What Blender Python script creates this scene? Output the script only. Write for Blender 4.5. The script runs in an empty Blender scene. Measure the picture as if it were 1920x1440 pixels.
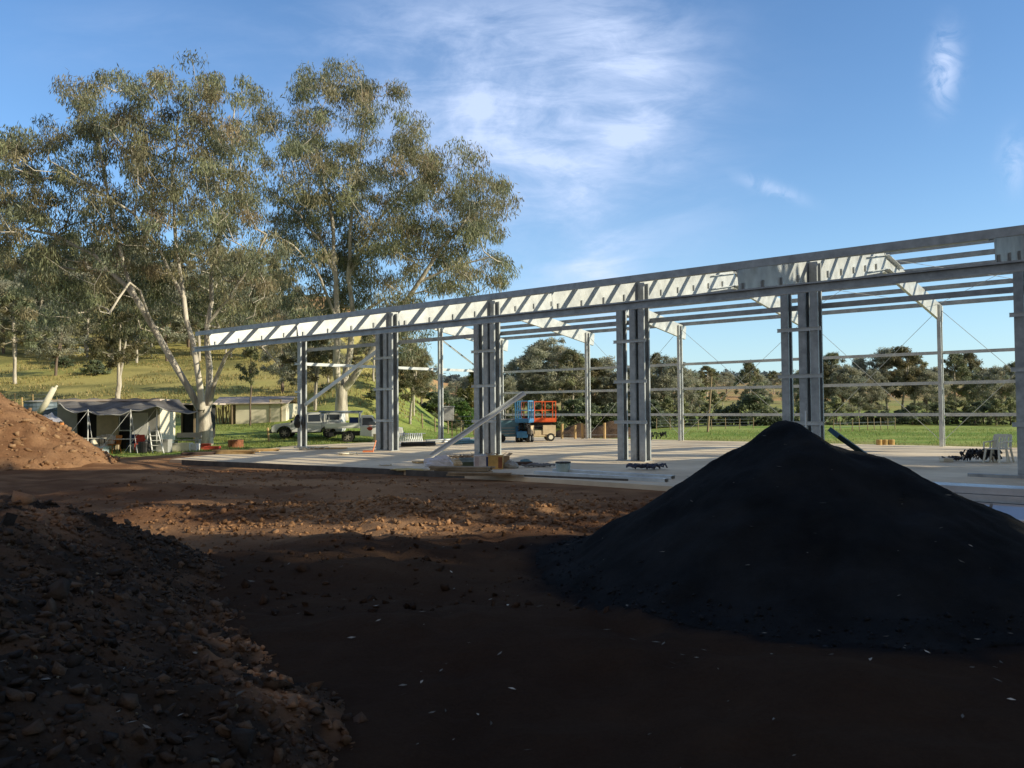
import bpy, math, random
import numpy as np
from mathutils import Vector, Matrix, Euler
random.seed(7)
rng = np.random.default_rng(11)
R = math.radians
PI = math.pi
scene = bpy.context.scene
col = scene.collection

# ------------------------------------------------------------------ camera
H = 1.9
FPX = 1538.4
PITCH, ROLL = R(1.569), R(-0.512)
camd = bpy.data.cameras.new('camera')
camd.sensor_width = 36
camd.lens = 36 * FPX / 1920
camd.clip_start = .1
camd.clip_end = 6000
cam = bpy.data.objects.new('camera', camd)
col.objects.link(cam)
cam.matrix_world = Matrix.Translation((0, 0, H)) @ Matrix.Rotation(PI / 2 + PITCH, 4, 'X') @ Matrix.Rotation(ROLL, 4, 'Z')
scene.camera = cam

def ray(px, py):
    dx, dy = px - 960, py - 720
    c, s = math.cos(-ROLL), math.sin(-ROLL)
    dx, dy = dx * c - dy * s, dx * s + dy * c
    c, s = math.cos(PITCH), math.sin(PITCH)
    y = FPX * c + dy * s
    z = FPX * s - dy * c
    return Vector((dx / y, 1.0, z / y))
def at(px, py, Y):
    r = ray(px, py)
    return Vector((r.x * Y, Y, H + r.z * Y))
def gp(px, py, z=0.0):
    r = ray(px, py)
    t = (z - H) / r.z
    return Vector((r.x * t, t, z))

# ------------------------------------------------------------------ world and sun
SUN_EL = R(22)
LX, LY = -.955, .296          # horizontal direction the light travels
w = bpy.data.worlds.new('World')
scene.world = w
w.use_nodes = True
nt = w.node_tree
nt.nodes.clear()
def N(tree, t, **kw):
    n = tree.nodes.new(t)
    for k, v in kw.items():
        setattr(n, k, v)
    return n
out = N(nt, 'ShaderNodeOutputWorld')
bg = N(nt, 'ShaderNodeBackground')
bg.inputs['Strength'].default_value = .15
sky = N(nt, 'ShaderNodeTexSky', sky_type='NISHITA')
sky.sun_disc = False
sky.sun_elevation = SUN_EL
sky.sun_rotation = math.atan2(-LX, -LY)
sky.altitude = 100
sky.air_density = 1.0
sky.dust_density = .6
sky.ozone_density = 1.6
def mth(tree, op, a, b=None, c=None):
    n = N(tree, 'ShaderNodeMath', operation=op)
    for i, v in enumerate((a, b, c)):
        if v is None: continue
        if isinstance(v, (int, float)): n.inputs[i].default_value = v
        else: tree.links.new(v, n.inputs[i])
    return n.outputs[0]
tc = N(nt, 'ShaderNodeTexCoord')
sp = N(nt, 'ShaderNodeSeparateXYZ')
nt.links.new(tc.outputs['Generated'], sp.inputs[0])
tanx = mth(nt, 'DIVIDE', sp.outputs[0], mth(nt, 'MAXIMUM', sp.outputs[1], .05))
tanz = mth(nt, 'DIVIDE', sp.outputs[2], mth(nt, 'MAXIMUM', sp.outputs[1], .05))
def blob(px, py, rx, ry, ang, amp):
    cx, cz = (px - 960) / FPX, (762 - py) / FPX
    rx /= FPX; ry /= FPX
    dx = mth(nt, 'SUBTRACT', tanx, cx); dz = mth(nt, 'SUBTRACT', tanz, cz)
    ca, sa = math.cos(ang), math.sin(ang)
    a = mth(nt, 'ADD', mth(nt, 'MULTIPLY', dx, ca / rx), mth(nt, 'MULTIPLY', dz, sa / rx))
    b = mth(nt, 'ADD', mth(nt, 'MULTIPLY', dx, -sa / ry), mth(nt, 'MULTIPLY', dz, ca / ry))
    r2 = mth(nt, 'ADD', mth(nt, 'MULTIPLY', a, a), mth(nt, 'MULTIPLY', b, b))
    return mth(nt, 'MULTIPLY', mth(nt, 'EXPONENT', mth(nt, 'MULTIPLY', r2, -1.0)), amp)
tot = None
for bl in [(930, 190, 330, 190, .2, .58), (1190, 100, 110, 150, .9, .72), (1040, 340, 170, 210, .5, .5), (1230, 330, 150, 160, .6, .25), (1120, 470, 60, 150, .2, .62), (820, 60, 240, 80, 0, .36), (940, 240, 110, 60, -.5, .45), (1195, 245, 70, 45, .7, .6),
           (300, 60, 260, 70, 0, .15), (1080, 530, 110, 60, 0, .35)]:
    b = blob(*bl)
    tot = b if tot is None else mth(nt, 'ADD', tot, b)
cmb = N(nt, 'ShaderNodeCombineXYZ')
nt.links.new(tanx, cmb.inputs[0]); nt.links.new(tanz, cmb.inputs[1])
def wnoise(scale, rot, sc, detail=8, rough=.6, dist=.8, loc=(0, 0, 0)):
    mp = N(nt, 'ShaderNodeMapping')
    mp.inputs['Rotation'].default_value = (0, 0, rot)
    mp.inputs['Scale'].default_value = sc
    mp.inputs['Location'].default_value = loc
    nt.links.new(cmb.outputs[0], mp.inputs[0])
    nz = N(nt, 'ShaderNodeTexNoise')
    nz.inputs['Scale'].default_value = scale
    nz.inputs['Detail'].default_value = detail
    nz.inputs['Roughness'].default_value = rough
    nz.inputs['Distortion'].default_value = dist
    nt.links.new(mp.outputs[0], nz.inputs['Vector'])
    return nz.outputs[0]
n1 = wnoise(3.6, -.85, (1, 2.2, 1), dist=.8, rough=.60, loc=(1.4, .7, 0))
n2 = wnoise(10, -.9, (1, 3.2, 1), dist=.7, rough=.65)
nn = mth(nt, 'ADD', mth(nt, 'MULTIPLY', n1, .66), mth(nt, 'MULTIPLY', n2, .34))
mr = N(nt, 'ShaderNodeMapRange', interpolation_type='SMOOTHSTEP')
mr.inputs[1].default_value = .34; mr.inputs[2].default_value = .74
nt.links.new(nn, mr.inputs[0])
big = mth(nt, 'MULTIPLY', mr.outputs[0], tot)
tot2 = None
for bl in [(1785, 128, 26, 62, -.12, .75), (1455, 356, 60, 13, -.35, .42), (1912, 310, 26, 48, 0, .4)]:
    b = blob(*bl)
    tot2 = b if tot2 is None else mth(nt, 'ADD', tot2, b)
n3 = wnoise(26, .6, (1, 1, 1), dist=1.2)
mr2 = N(nt, 'ShaderNodeMapRange', interpolation_type='SMOOTHSTEP')
mr2.inputs[1].default_value = .3; mr2.inputs[2].default_value = .62
nt.links.new(n3, mr2.inputs[0])
small = mth(nt, 'MULTIPLY', mr2.outputs[0], tot2)
# pale haze near the horizon
hz = mth(nt, 'MULTIPLY', mth(nt, 'EXPONENT', mth(nt, 'MULTIPLY', mth(nt, 'ABSOLUTE', sp.outputs[2]), -8.5)), .62)
front = mth(nt, 'GREATER_THAN', sp.outputs[1], .05)
cl = mth(nt, 'MULTIPLY', mth(nt, 'MINIMUM', mth(nt, 'ADD', mth(nt, 'ADD', big, small), mth(nt, 'MULTIPLY', tot, .16)), .8), front)
tint = N(nt, 'ShaderNodeMix', data_type='RGBA', blend_type='MULTIPLY')
tint.inputs[0].default_value = 1
tint.inputs[7].default_value = (.73, 1.03, 1.32, 1)
nt.links.new(sky.outputs[0], tint.inputs[6])
m1 = N(nt, 'ShaderNodeMix', data_type='RGBA')
m1.inputs[7].default_value = (5.2, 6.7, 7.4, 1)
nt.links.new(hz, m1.inputs[0]); nt.links.new(tint.outputs[2], m1.inputs[6])
m2 = N(nt, 'ShaderNodeMix', data_type='RGBA')
m2.inputs[7].default_value = (5.0, 5.9, 7.9, 1)
nt.links.new(cl, m2.inputs[0]); nt.links.new(m1.outputs[2], m2.inputs[6])
m3 = N(nt, 'ShaderNodeMix', data_type='RGBA')
m3.inputs[7].default_value = (1.9, 1.75, 1.6, 1)          # unseen sky behind the camera, dimmed to warm grey to cut blue fill
mrb = N(nt, 'ShaderNodeMapRange', interpolation_type='SMOOTHSTEP')
mrb.inputs[1].default_value = .15; mrb.inputs[2].default_value = -.35
nt.links.new(sp.outputs[1], mrb.inputs[0])
nt.links.new(mth(nt, 'MULTIPLY', mrb.outputs[0], .85), m3.inputs[0]); nt.links.new(m2.outputs[2], m3.inputs[6])
nt.links.new(m3.outputs[2], bg.inputs['Color'])
nt.links.new(bg.outputs[0], out.inputs[0])

sd = bpy.data.lights.new('sun', 'SUN')
sd.energy = 5.0
sd.angle = R(.5)
sd.color = (1.0, .90, .68)
sun = bpy.data.objects.new('sun', sd)
col.objects.link(sun)
lv = Vector((LX * math.cos(SUN_EL), LY * math.cos(SUN_EL), -math.sin(SUN_EL)))
sun.rotation_euler = lv.to_track_quat('-Z', 'Y').to_euler()
scene.view_settings.view_transform = 'Standard'
scene.view_settings.look = 'None'
scene.view_settings.exposure = 0
scene.cycles.max_bounces = 6
scene.cycles.transparent_max_bounces = 6

# ------------------------------------------------------------------ materials
MATS = {}
def mat(name, c, rough=.7, metal=0, var=.25, scale=3.0, bump=0, bscale=None, c2=None, spec=.4, detail=6, dist=0, stretch=None, sub=None):
    if name in MATS: return MATS[name]
    m = bpy.data.materials.new(name)
    m.use_nodes = True
    t = m.node_tree
    bs = t.nodes['Principled BSDF']
    bs.inputs['Roughness'].default_value = rough
    bs.inputs['Metallic'].default_value = metal
    bs.inputs['Specular IOR Level'].default_value = spec
    tcn = N(t, 'ShaderNodeTexCoord')
    vec = tcn.outputs['Object']
    if stretch:
        mp = N(t, 'ShaderNodeMapping'); mp.inputs['Scale'].default_value = stretch
        t.links.new(vec, mp.inputs[0]); vec = mp.outputs[0]
    nz = N(t, 'ShaderNodeTexNoise')
    nz.inputs['Scale'].default_value = scale
    nz.inputs['Detail'].default_value = detail
    nz.inputs['Roughness'].default_value = .65
    nz.inputs['Distortion'].default_value = dist
    t.links.new(vec, nz.inputs['Vector'])
    rp = N(t, 'ShaderNodeValToRGB')
    a = [max(0, x * (1 - var)) for x in c]
    b = list(c2) if c2 else [min(1, x * (1 + var)) for x in c]
    rp.color_ramp.elements[0].position = .32; rp.color_ramp.elements[0].color = (*a, 1)
    rp.color_ramp.elements[1].position = .68; rp.color_ramp.elements[1].color = (*b, 1)
    t.links.new(nz.outputs[0], rp.inputs[0])
    t.links.new(rp.outputs[0], bs.inputs['Base Color'])
    if bump:
        nb = N(t, 'ShaderNodeTexNoise')
        nb.inputs['Scale'].default_value = bscale or scale * 4
        nb.inputs['Detail'].default_value = 8
        nb.inputs['Roughness'].default_value = .7
        t.links.new(vec, nb.inputs['Vector'])
        bp = N(t, 'ShaderNodeBump')
        bp.inputs['Strength'].default_value = 1
        bp.inputs['Distance'].default_value = bump
        t.links.new(nb.outputs[0], bp.inputs['Height'])
        t.links.new(bp.outputs[0], bs.inputs['Normal'])
    MATS[name] = m
    return m

def attr_mat(name, rough=.95, bump=.03, bscale=6, nscale=2.5, namt=.35, trans=0, fine=30, spec=.2, gain=1):
    m = bpy.data.materials.new(name)
    m.use_nodes = True
    t = m.node_tree
    bs = t.nodes['Principled BSDF']
    bs.inputs['Roughness'].default_value = rough
    bs.inputs['Specular IOR Level'].default_value = spec
    at_ = N(t, 'ShaderNodeAttribute'); at_.attribute_name = 'Col'
    if trans:
        t.links.new(at_.outputs['Color'], bs.inputs['Base Color'])
        tr = N(t, 'ShaderNodeBsdfTranslucent')
        mx = N(t, 'ShaderNodeMixShader'); mx.inputs[0].default_value = trans
        t.links.new(at_.outputs['Color'], tr.inputs['Color'])
        t.links.new(bs.outputs[0], mx.inputs[1]); t.links.new(tr.outputs[0], mx.inputs[2])
        t.links.new(mx.outputs[0], t.nodes['Material Output'].inputs[0])
        return m
    geo = N(t, 'ShaderNodeNewGeometry')
    def noise(s, det=8, r=.7):
        z = N(t, 'ShaderNodeTexNoise'); z.inputs['Scale'].default_value = s
        z.inputs['Detail'].default_value = det; z.inputs['Roughness'].default_value = r
        t.links.new(geo.outputs['Position'], z.inputs['Vector'])
        return z.outputs[0]
    f = mth(t, 'ADD', mth(t, 'MULTIPLY', noise(nscale), namt * 2), mth(t, 'MULTIPLY', noise(fine), namt * 2))
    f = mth(t, 'ADD', f, 1 - namt * 2)
    f = mth(t, 'MULTIPLY', f, gain)
    mx = N(t, 'ShaderNodeVectorMath', operation='SCALE')
    t.links.new(at_.outputs['Color'], mx.inputs[0]); t.links.new(f, mx.inputs['Scale'])
    t.links.new(mx.outputs[0], bs.inputs['Base Color'])
    bp = N(t, 'ShaderNodeBump'); bp.inputs['Strength'].default_value = 1
    bp.inputs['Distance'].default_value = bump
    t.links.new(noise(bscale, 10, .75), bp.inputs['Height'])
    t.links.new(bp.outputs[0], bs.inputs['Normal'])
    return m

GALV = mat('galvanised_steel', (.52, .55, .56), .45, .3, .18, 2.2, spec=.5, c2=(.66, .69, .69))
GALVD = mat('dull_steel', (.35, .375, .39), .5, .3, .2, 3.5, spec=.5, c2=(.47, .50, .51))
GALVB = mat('bright_zinc_sheet', (.62, .65, .66), .38, .3, .15, 1.5, spec=.5)
CONC = mat('concrete', (.70, .565, .40), .95, 0, .16, .35, bump=.004, bscale=14, c2=(.95, .80, .58), detail=12, spec=.08)
WHITE = mat('white_paint', (.78, .78, .75), .45, 0, .06, 2)
CREAM = mat('cream_cladding', (.86, .79, .62), .8, 0, .1, 1.5)
BLACK = mat('black_plastic', (.02, .02, .022), .5, 0, .3, 5)
RUBBER = mat('tyre_rubber', (.03, .03, .03), .85, 0, .3, 10)
GLASS = mat('tinted_glass', (.03, .04, .05), .08, 0, .2, 2, spec=.8)
RIM = mat('dusty_alloy', (.42, .38, .32), .5, .3, .2, 8)
ORANGE = mat('orange_paint', (.75, .12, .03), .5, 0, .15, 4)
BLUE = mat('blue_paint', (.05, .20, .40), .5, 0, .2, 4)
DBLUE = mat('deep_blue', (.02, .05, .16), .6, 0, .2, 6)
TEAL = mat('faded_teal', (.13, .26, .32), .6, 0, .2, 3)
BEIGE = mat('beige_panel', (.62, .50, .33), .6, 0, .15, 3)
WOOD = mat('weathered_timber', (.33, .25, .16), .85, 0, .3, 3, stretch=(1, 1, .2), bump=.003)
PINE = mat('fresh_pine', (.55, .38, .18), .8, 0, .2, 4)
CARD = mat('cardboard', (.42, .28, .15), .85, 0, .15, 4)
CLOTH = mat('grey_shadecloth', (.15, .145, .14), .95, 0, .3, .9, spec=.05, c2=(.26, .25, .25), bump=.01, bscale=2.5)
RUST = mat('rusty_iron', (.26, .10, .05), .9, 0, .4, 6)
RED = mat('faded_red', (.5, .08, .05), .7, 0, .2, 5)
PLASTW = mat('white_plastic', (.74, .70, .58), .5, 0, .08, 4)
FILM = mat('plastic_film', (.66, .62, .62), .3, 0, .15, 7, bump=.02, bscale=9)
GREYW = mat('grey_fibro', (.38, .38, .36), .9, 0, .15, 1, spec=.1)
DARKW = mat('dark_interior', (.035, .035, .035), .9, 0, .3, 2)
TIN = mat('corrugated_tin', (.62, .52, .44), .8, .0, .2, 1.2)
FABG = mat('green_fabric', (.08, .12, .08), .9, 0, .2, 5)
GRAVEL = mat('black_crusher_dust', (.016, .0175, .019), .92, 0, .3, 1.3, bump=.03, bscale=42, spec=.04, c2=(.028, .029, .030), detail=12)
LEAFL = mat('dry_leaf', (.42, .36, .26), .8, 0, .4, 9)

# ------------------------------------------------------------------ mesh builder
class MB:
    def __init__(s): s.v = []; s.f = []
    def add(s, vs, fs):
        o = len(s.v)
        s.v += [tuple(v) for v in vs]
        s.f += [tuple(i + o for i in f) for f in fs]
        return s
    def box(s, c, d, rz=0, M=None):
        x, y, z = d[0] / 2, d[1] / 2, d[2] / 2
        vs = [Vector((a * x, b * y, e * z)) for a in (-1, 1) for b in (-1, 1) for e in (-1, 1)]
        m = M if M is not None else Matrix.Rotation(rz, 3, 'Z')
        vs = [m @ v + Vector(c) for v in vs]
        return s.add(vs, [(0, 1, 3, 2), (4, 6, 7, 5), (0, 4, 5, 1), (2, 3, 7, 6), (0, 2, 6, 4), (1, 5, 7, 3)])
    def bar(s, a, b, wx, wz, up=(0, 0, 1)):
        a, b = Vector(a), Vector(b)
        d = (b - a); L = d.length; d.normalize()
        u = Vector(up)
        if abs(d.dot(u)) > .98: u = Vector((0, 1, 0))
        x = d.cross(u).normalized(); z = x.cross(d).normalized()
        M = Matrix((x, d, z)).transposed()
        return s.box((a + b) / 2, (wx, L, wz), M=M)
    def tube(s, pts, rad, n=8, cap=True):
        pts = [Vector(p) for p in pts]
        if not isinstance(rad, (list, tuple)): rad = [rad] * len(pts)
        vs = []; fs = []
        ref = None
        for i, p in enumerate(pts):
            d = (pts[min(i + 1, len(pts) - 1)] - pts[max(i - 1, 0)]).normalized()
            if ref is None: ref = Vector((0, 0, 1)) if abs(d.z) < .9 else Vector((1, 0, 0))
            x = d.cross(ref).normalized(); y = d.cross(x)
            ref = x.cross(d)
            for k in range(n):
                a = 2 * PI * k / n
                vs.append(p + (x * math.cos(a) + y * math.sin(a)) * rad[i])
        for i in range(len(pts) - 1):
            for k in range(n):
                a, b = i * n + k, i * n + (k + 1) % n
                fs.append((a, b, b + n, a + n))
        if cap:
            fs.append(tuple(range(n - 1, -1, -1)))
            fs.append(tuple(range((len(pts) - 1) * n, len(pts) * n)))
        return s.add(vs, fs)
    def lathe(s, prof, c=(0, 0, 0), n=20, M=None):
        vs = []; fs = []
        for r, z in prof:
            for k in range(n):
                a = 2 * PI * k / n
                v = Vector((r * math.cos(a), r * math.sin(a), z))
                if M is not None: v = M @ v
                vs.append(v + Vector(c))
        for i in range(len(prof) - 1):
            for k in range(n):
                a, b = i * n + k, i * n + (k + 1) % n
                fs.append((a, b, b + n, a + n))
        fs.append(tuple(range(n - 1, -1, -1)))
        fs.append(tuple(range((len(prof) - 1) * n, len(prof) * n)))
        return s.add(vs, fs)
    def prism(s, prof, y0, y1, M=None, c=(0, 0, 0)):
        """profile in x,z extruded along y"""
        n = len(prof)
        vs = [Vector((p[0], y0, p[1])) for p in prof] + [Vector((p[0], y1, p[1])) for p in prof]
        if M is not None: vs = [M @ v for v in vs]
        vs = [v + Vector(c) for v in vs]
        fs = [tuple(range(n)), tuple(range(2 * n - 1, n - 1, -1))]
        fs += [(i, i + n, (i + 1) % n + n, (i + 1) % n) for i in range(n)]
        return s.add(vs, fs)
    def csec(s, a, b, wdir, fdir, depth, fl, t=.012, lip=.04):
        """lipped channel from a to b: web runs along wdir, flanges point to fdir, web face at the line"""
        a, b = Vector(a), Vector(b); wd, fd = Vector(wdir).normalized(), Vector(fdir).normalized()
        ax = (b - a).normalized()
        M = Matrix((wd, ax, fd)).transposed()
        m = (a + b) / 2; L = (b - a).length
        s.box(m + fd * t / 2, (depth, L, t), M=M)
        for q in (-1, 1):
            s.box(m + wd * q * (depth / 2 - t / 2) + fd * (t + (fl - t) / 2), (t, L, fl - t), M=M)
            if lip:
                s.box(m + wd * q * (depth / 2 - t - lip / 2) + fd * (fl - t / 2), (lip, L, t), M=M)
        return s
    def build(s, name, m, parent=None, smooth=False, bevel=0):
        me = bpy.data.meshes.new(name)
        me.from_pydata(s.v, [], s.f)
        me.update()
        o = bpy.data.objects.new(name, me)
        col.objects.link(o)
        me.materials.append(m)
        if smooth: me.polygons.foreach_set('use_smooth', [True] * len(me.polygons))
        if parent: o.parent = parent
        if bevel:
            bv = o.modifiers.new('bevel', 'BEVEL'); bv.width = bevel; bv.segments = 2; bv.limit_method = 'ANGLE'
        return o

def npmesh(name, verts, faces, m, parent=None, cols=None, smooth=False):
    me = bpy.data.meshes.new(name)
    nv, nf, k = len(verts), len(faces), faces.shape[1]
    me.vertices.add(nv); me.vertices.foreach_set('co', np.asarray(verts, np.float32).ravel())
    me.loops.add(nf * k); me.loops.foreach_set('vertex_index', np.asarray(faces, np.int32).ravel())
    me.polygons.add(nf)
    me.polygons.foreach_set('loop_start', np.arange(0, nf * k, k, dtype=np.int32))
    me.polygons.foreach_set('loop_total', np.full(nf, k, np.int32))
    if smooth: me.polygons.foreach_set('use_smooth', np.ones(nf, bool))
    me.update(calc_edges=True)
    if cols is not None:
        ca = me.color_attributes.new('Col', 'FLOAT_COLOR', 'POINT')
        c4 = np.ones((nv, 4), np.float32); c4[:, :3] = cols
        ca.data.foreach_set('color', c4.ravel())
    me.materials.append(m)
    o = bpy.data.objects.new(name, me)
    col.objects.link(o)
    if parent: o.parent = parent
    return o

def tag(o, label=None, cat=None, group=None, kind=None):
    if label: o['label'] = label
    if cat: o['category'] = cat
    if group: o['group'] = group
    if kind: o['kind'] = kind
    return o
def empty(name, loc, label, cat, rz=0, group=None):
    o = bpy.data.objects.new(name, None)
    o.empty_display_size = .3
    col.objects.link(o)
    o.location = loc; o.rotation_euler = (0, 0, rz)
    return tag(o, label, cat, group)
def copy_tree(o, parent=None):
    c = o.copy(); col.objects.link(c)
    if parent: c.parent = parent
    for ch in [x for x in list(col.objects) if x.parent == o]: copy_tree(ch, c)
    return c

# ------------------------------------------------------------------ value noise (numpy)
_perm = rng.random((64, 64))
def vn(x, y):
    x = np.asarray(x, float); y = np.asarray(y, float)
    xi = np.floor(x).astype(int); yi = np.floor(y).astype(int)
    fx = x - xi; fy = y - yi
    fx = fx * fx * (3 - 2 * fx); fy = fy * fy * (3 - 2 * fy)
    a = _perm[xi % 64, yi % 64]; b = _perm[(xi + 1) % 64, yi % 64]
    c = _perm[xi % 64, (yi + 1) % 64]; d = _perm[(xi + 1) % 64, (yi + 1) % 64]
    return (a * (1 - fx) + b * fx) * (1 - fy) + (c * (1 - fx) + d * fx) * fy
def fbm(x, y, o=4):
    s = 0; a = .5; t = 0
    for i in range(o):
        s = s + a * vn(x * 2 ** i + 17.3 * i, y * 2 ** i + 5.1 * i); t += a; a *= .5
    return s / t
def sst(a, b, x):
    t = np.clip((np.asarray(x, float) - a) / (b - a), 0, 1)
    return t * t * (3 - 2 * t)

# ------------------------------------------------------------------ the shed frame's own axes
TH = R(-40.469)
O0 = Vector((-10.456, 40.70, 0))
DU = Vector((math.cos(TH), math.sin(TH), 0)); DV = Vector((-math.sin(TH), math.cos(TH), 0))
U = [0, 6.715, 12.74, 19.53, 25.40, 31.04]
VT, VB, VM, VR = -4.88, 15.0, 9.59, 7.37     # rafter tip, back column, end mullion, ridge
ZT, ZA, ZB, ZL = 5.286, 7.39, 6.256, 4.75
def S(u, v, z=0): return O0 + DU * u + DV * v + Vector((0, 0, z))
def uv_of(x, y):
    dx, dy = x - O0.x, y - O0.y
    return dx * DU.x + dy * DU.y, dx * DV.x + dy * DV.y

# ------------------------------------------------------------------ terrain
slab_pts = [gp(318, 861), gp(1030, 897), S(40.5, -7.3), S(40.5, 15.5), S(-.5, 15.5), gp(548, 836)]
def in_slab_soft(x, y):
    u, v = uv_of(x, y)
    e = np.minimum.reduce([v + 8.0, 15.6 - v, u + 1.0 + np.zeros_like(v), 40 - u])
    return e
def terr(x, y):
    x = np.asarray(x, float); y = np.asarray(y, float)
    z = np.full(np.broadcast(x, y).shape, -.12)
    yy = np.maximum(y, 1)
    tx = x / yy
    # left hill
    lf = 1 - sst(-.235, -.075, tx)
    z = z + lf * (sst(42, 66, y) * .9 + np.maximum(0, y - 64) * .10 * sst(62, 80, y) + np.maximum(0, y - 84) * .075)
    z = z - sst(300, 900, y) * lf * np.maximum(0, y - 300) * .16
    # knoll right of the big gums
    kx, ky = -13.5, 84
    z = z + 3.8 * np.exp(-(((x - kx) / 5.5) ** 2 + ((y - ky) / 16) ** 2))
    # field drops gently, far hills rise
    z = z - (1 - lf) * sst(46, 110, y) * .85
    z = z + (1 - lf) * (sst(150, 560, y) * 17 + sst(560, 900, y) * 10) * (.75 + .5 * fbm(x / 140 + 3, y / 200, 3))
    z = z - .28 * np.exp(-(((x + 10) / 9) ** 2 + ((y - 52) / 7) ** 2))
    # worksite roughness in front of the slab
    # old wheel ruts
    cx_ = .4 - .22 * (y - 3) + .8 * np.sin(y / 5)
    for o_ in (-.85, .85):
        q = (x - cx_ - o_) / .17
        z = z - (.045 * np.exp(-q * q) - .03 * np.exp(-(np.abs(q) - 1.6) ** 2 * 3) - .012 * np.exp(-q * q) * np.sin(y * 38 + x * 12)) * sst(2, 4, y) * (1 - sst(19, 24, y))
    e = in_slab_soft(x, y)
    rough = sst(.3, 3, -e) * (1 - sst(32, 44, y)) + .25 * sst(2, 12, -e)
    z = z + rough * ((fbm(x / 2.3, y / 1.5, 4) - .5) * .30 + (fbm(x / .45, y / .4, 3) - .5) * .09 * (1 - sst(20, 30, y)))
    z = z + np.exp(-(((x + 1.5) / 3.2) ** 2 + ((y - 15.6) / 1.0) ** 2)) * (.16 + .22 * (fbm(x / .5, y / .4, 3) - .4))
    z = z + np.exp(-(((x + 9.2) / 1.6) ** 2 + ((y - 20.0) / .9) ** 2)) * .26
    z = z + np.exp(-(((x + 3.6) / 1.2) ** 2 + ((y - 20.3) / .7) ** 2)) * .18
    z = np.where(e > 0, np.minimum(z, -.12), z)
    z = z + (fbm(x / 14, y / 14, 4) - .5) * 1.6 * sst(70, 120, y)
    return z
def T(x, y): return float(terr(np.array([x]), np.array([y]))[0])

def axis(core0, core1, step, lo, hi, g=1.09):
    a = list(np.arange(core0, core1 + 1e-6, step))
    s = step; v = core1
    while v < hi: s *= g; v += s; a.append(v)
    s = step; v = core0; pre = []
    while v > lo: s *= g; v -= s; pre.append(v)
    return np.array(pre[::-1] + a)
xs = axis(-22, 12, .16, -1800, 1800, 1.055)
ys = axis(3, 30, .13, -60, 2600, 1.03)
X, Y = np.meshgrid(xs, ys)
Z = terr(X, Y)
nx, ny = len(xs), len(ys)
idx = np.arange(nx * ny).reshape(ny, nx)
F = np.stack([idx[:-1, :-1], idx[:-1, 1:], idx[1:, 1:], idx[1:, :-1]], -1).reshape(-1, 4)
def black_h(x, y):
    dx, dy = x - 3.50, y - 10.6
    ang = np.arctan2(dy, dx)
    sl = .665 - .11 * np.cos(ang / 2) ** 4
    sl = sl - .08 * np.exp(-((ang + PI / 2) / .8) ** 2)
    d = np.sqrt(dx * dx + dy * dy + .018)
    d = d * (1 + .07 * (fbm(ang * 1.6 + 8, d * .35, 3) - .5))
    h = 1.84 - sl * (d - .12) - .10 * np.exp(-((x - 4.1) / .33) ** 2) - .05 * np.exp(-((x - 3.05) / .3) ** 2) + .12 * np.exp(-(((x - 6.3) / .9) ** 2))
    h2 = .52 - .30 * np.sqrt(((x - 7.6) * .8) ** 2 + (y - 9.4) ** 2 + .2)
    h = np.where(h > h2, h, h2) + .08 * np.exp(-((h - h2) / .12) ** 2)
    h = np.where(h < .22, h - (h - .22) ** 2 * -1.1 * (h > -.2), h)
    return h + (fbm(x / .6, y / .6, 4) - .5) * .07 + (fbm(x / .13, y / .13, 3) - .5) * .03
def lerp(a, b, t): return a + (b - a) * t[..., None]
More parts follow.
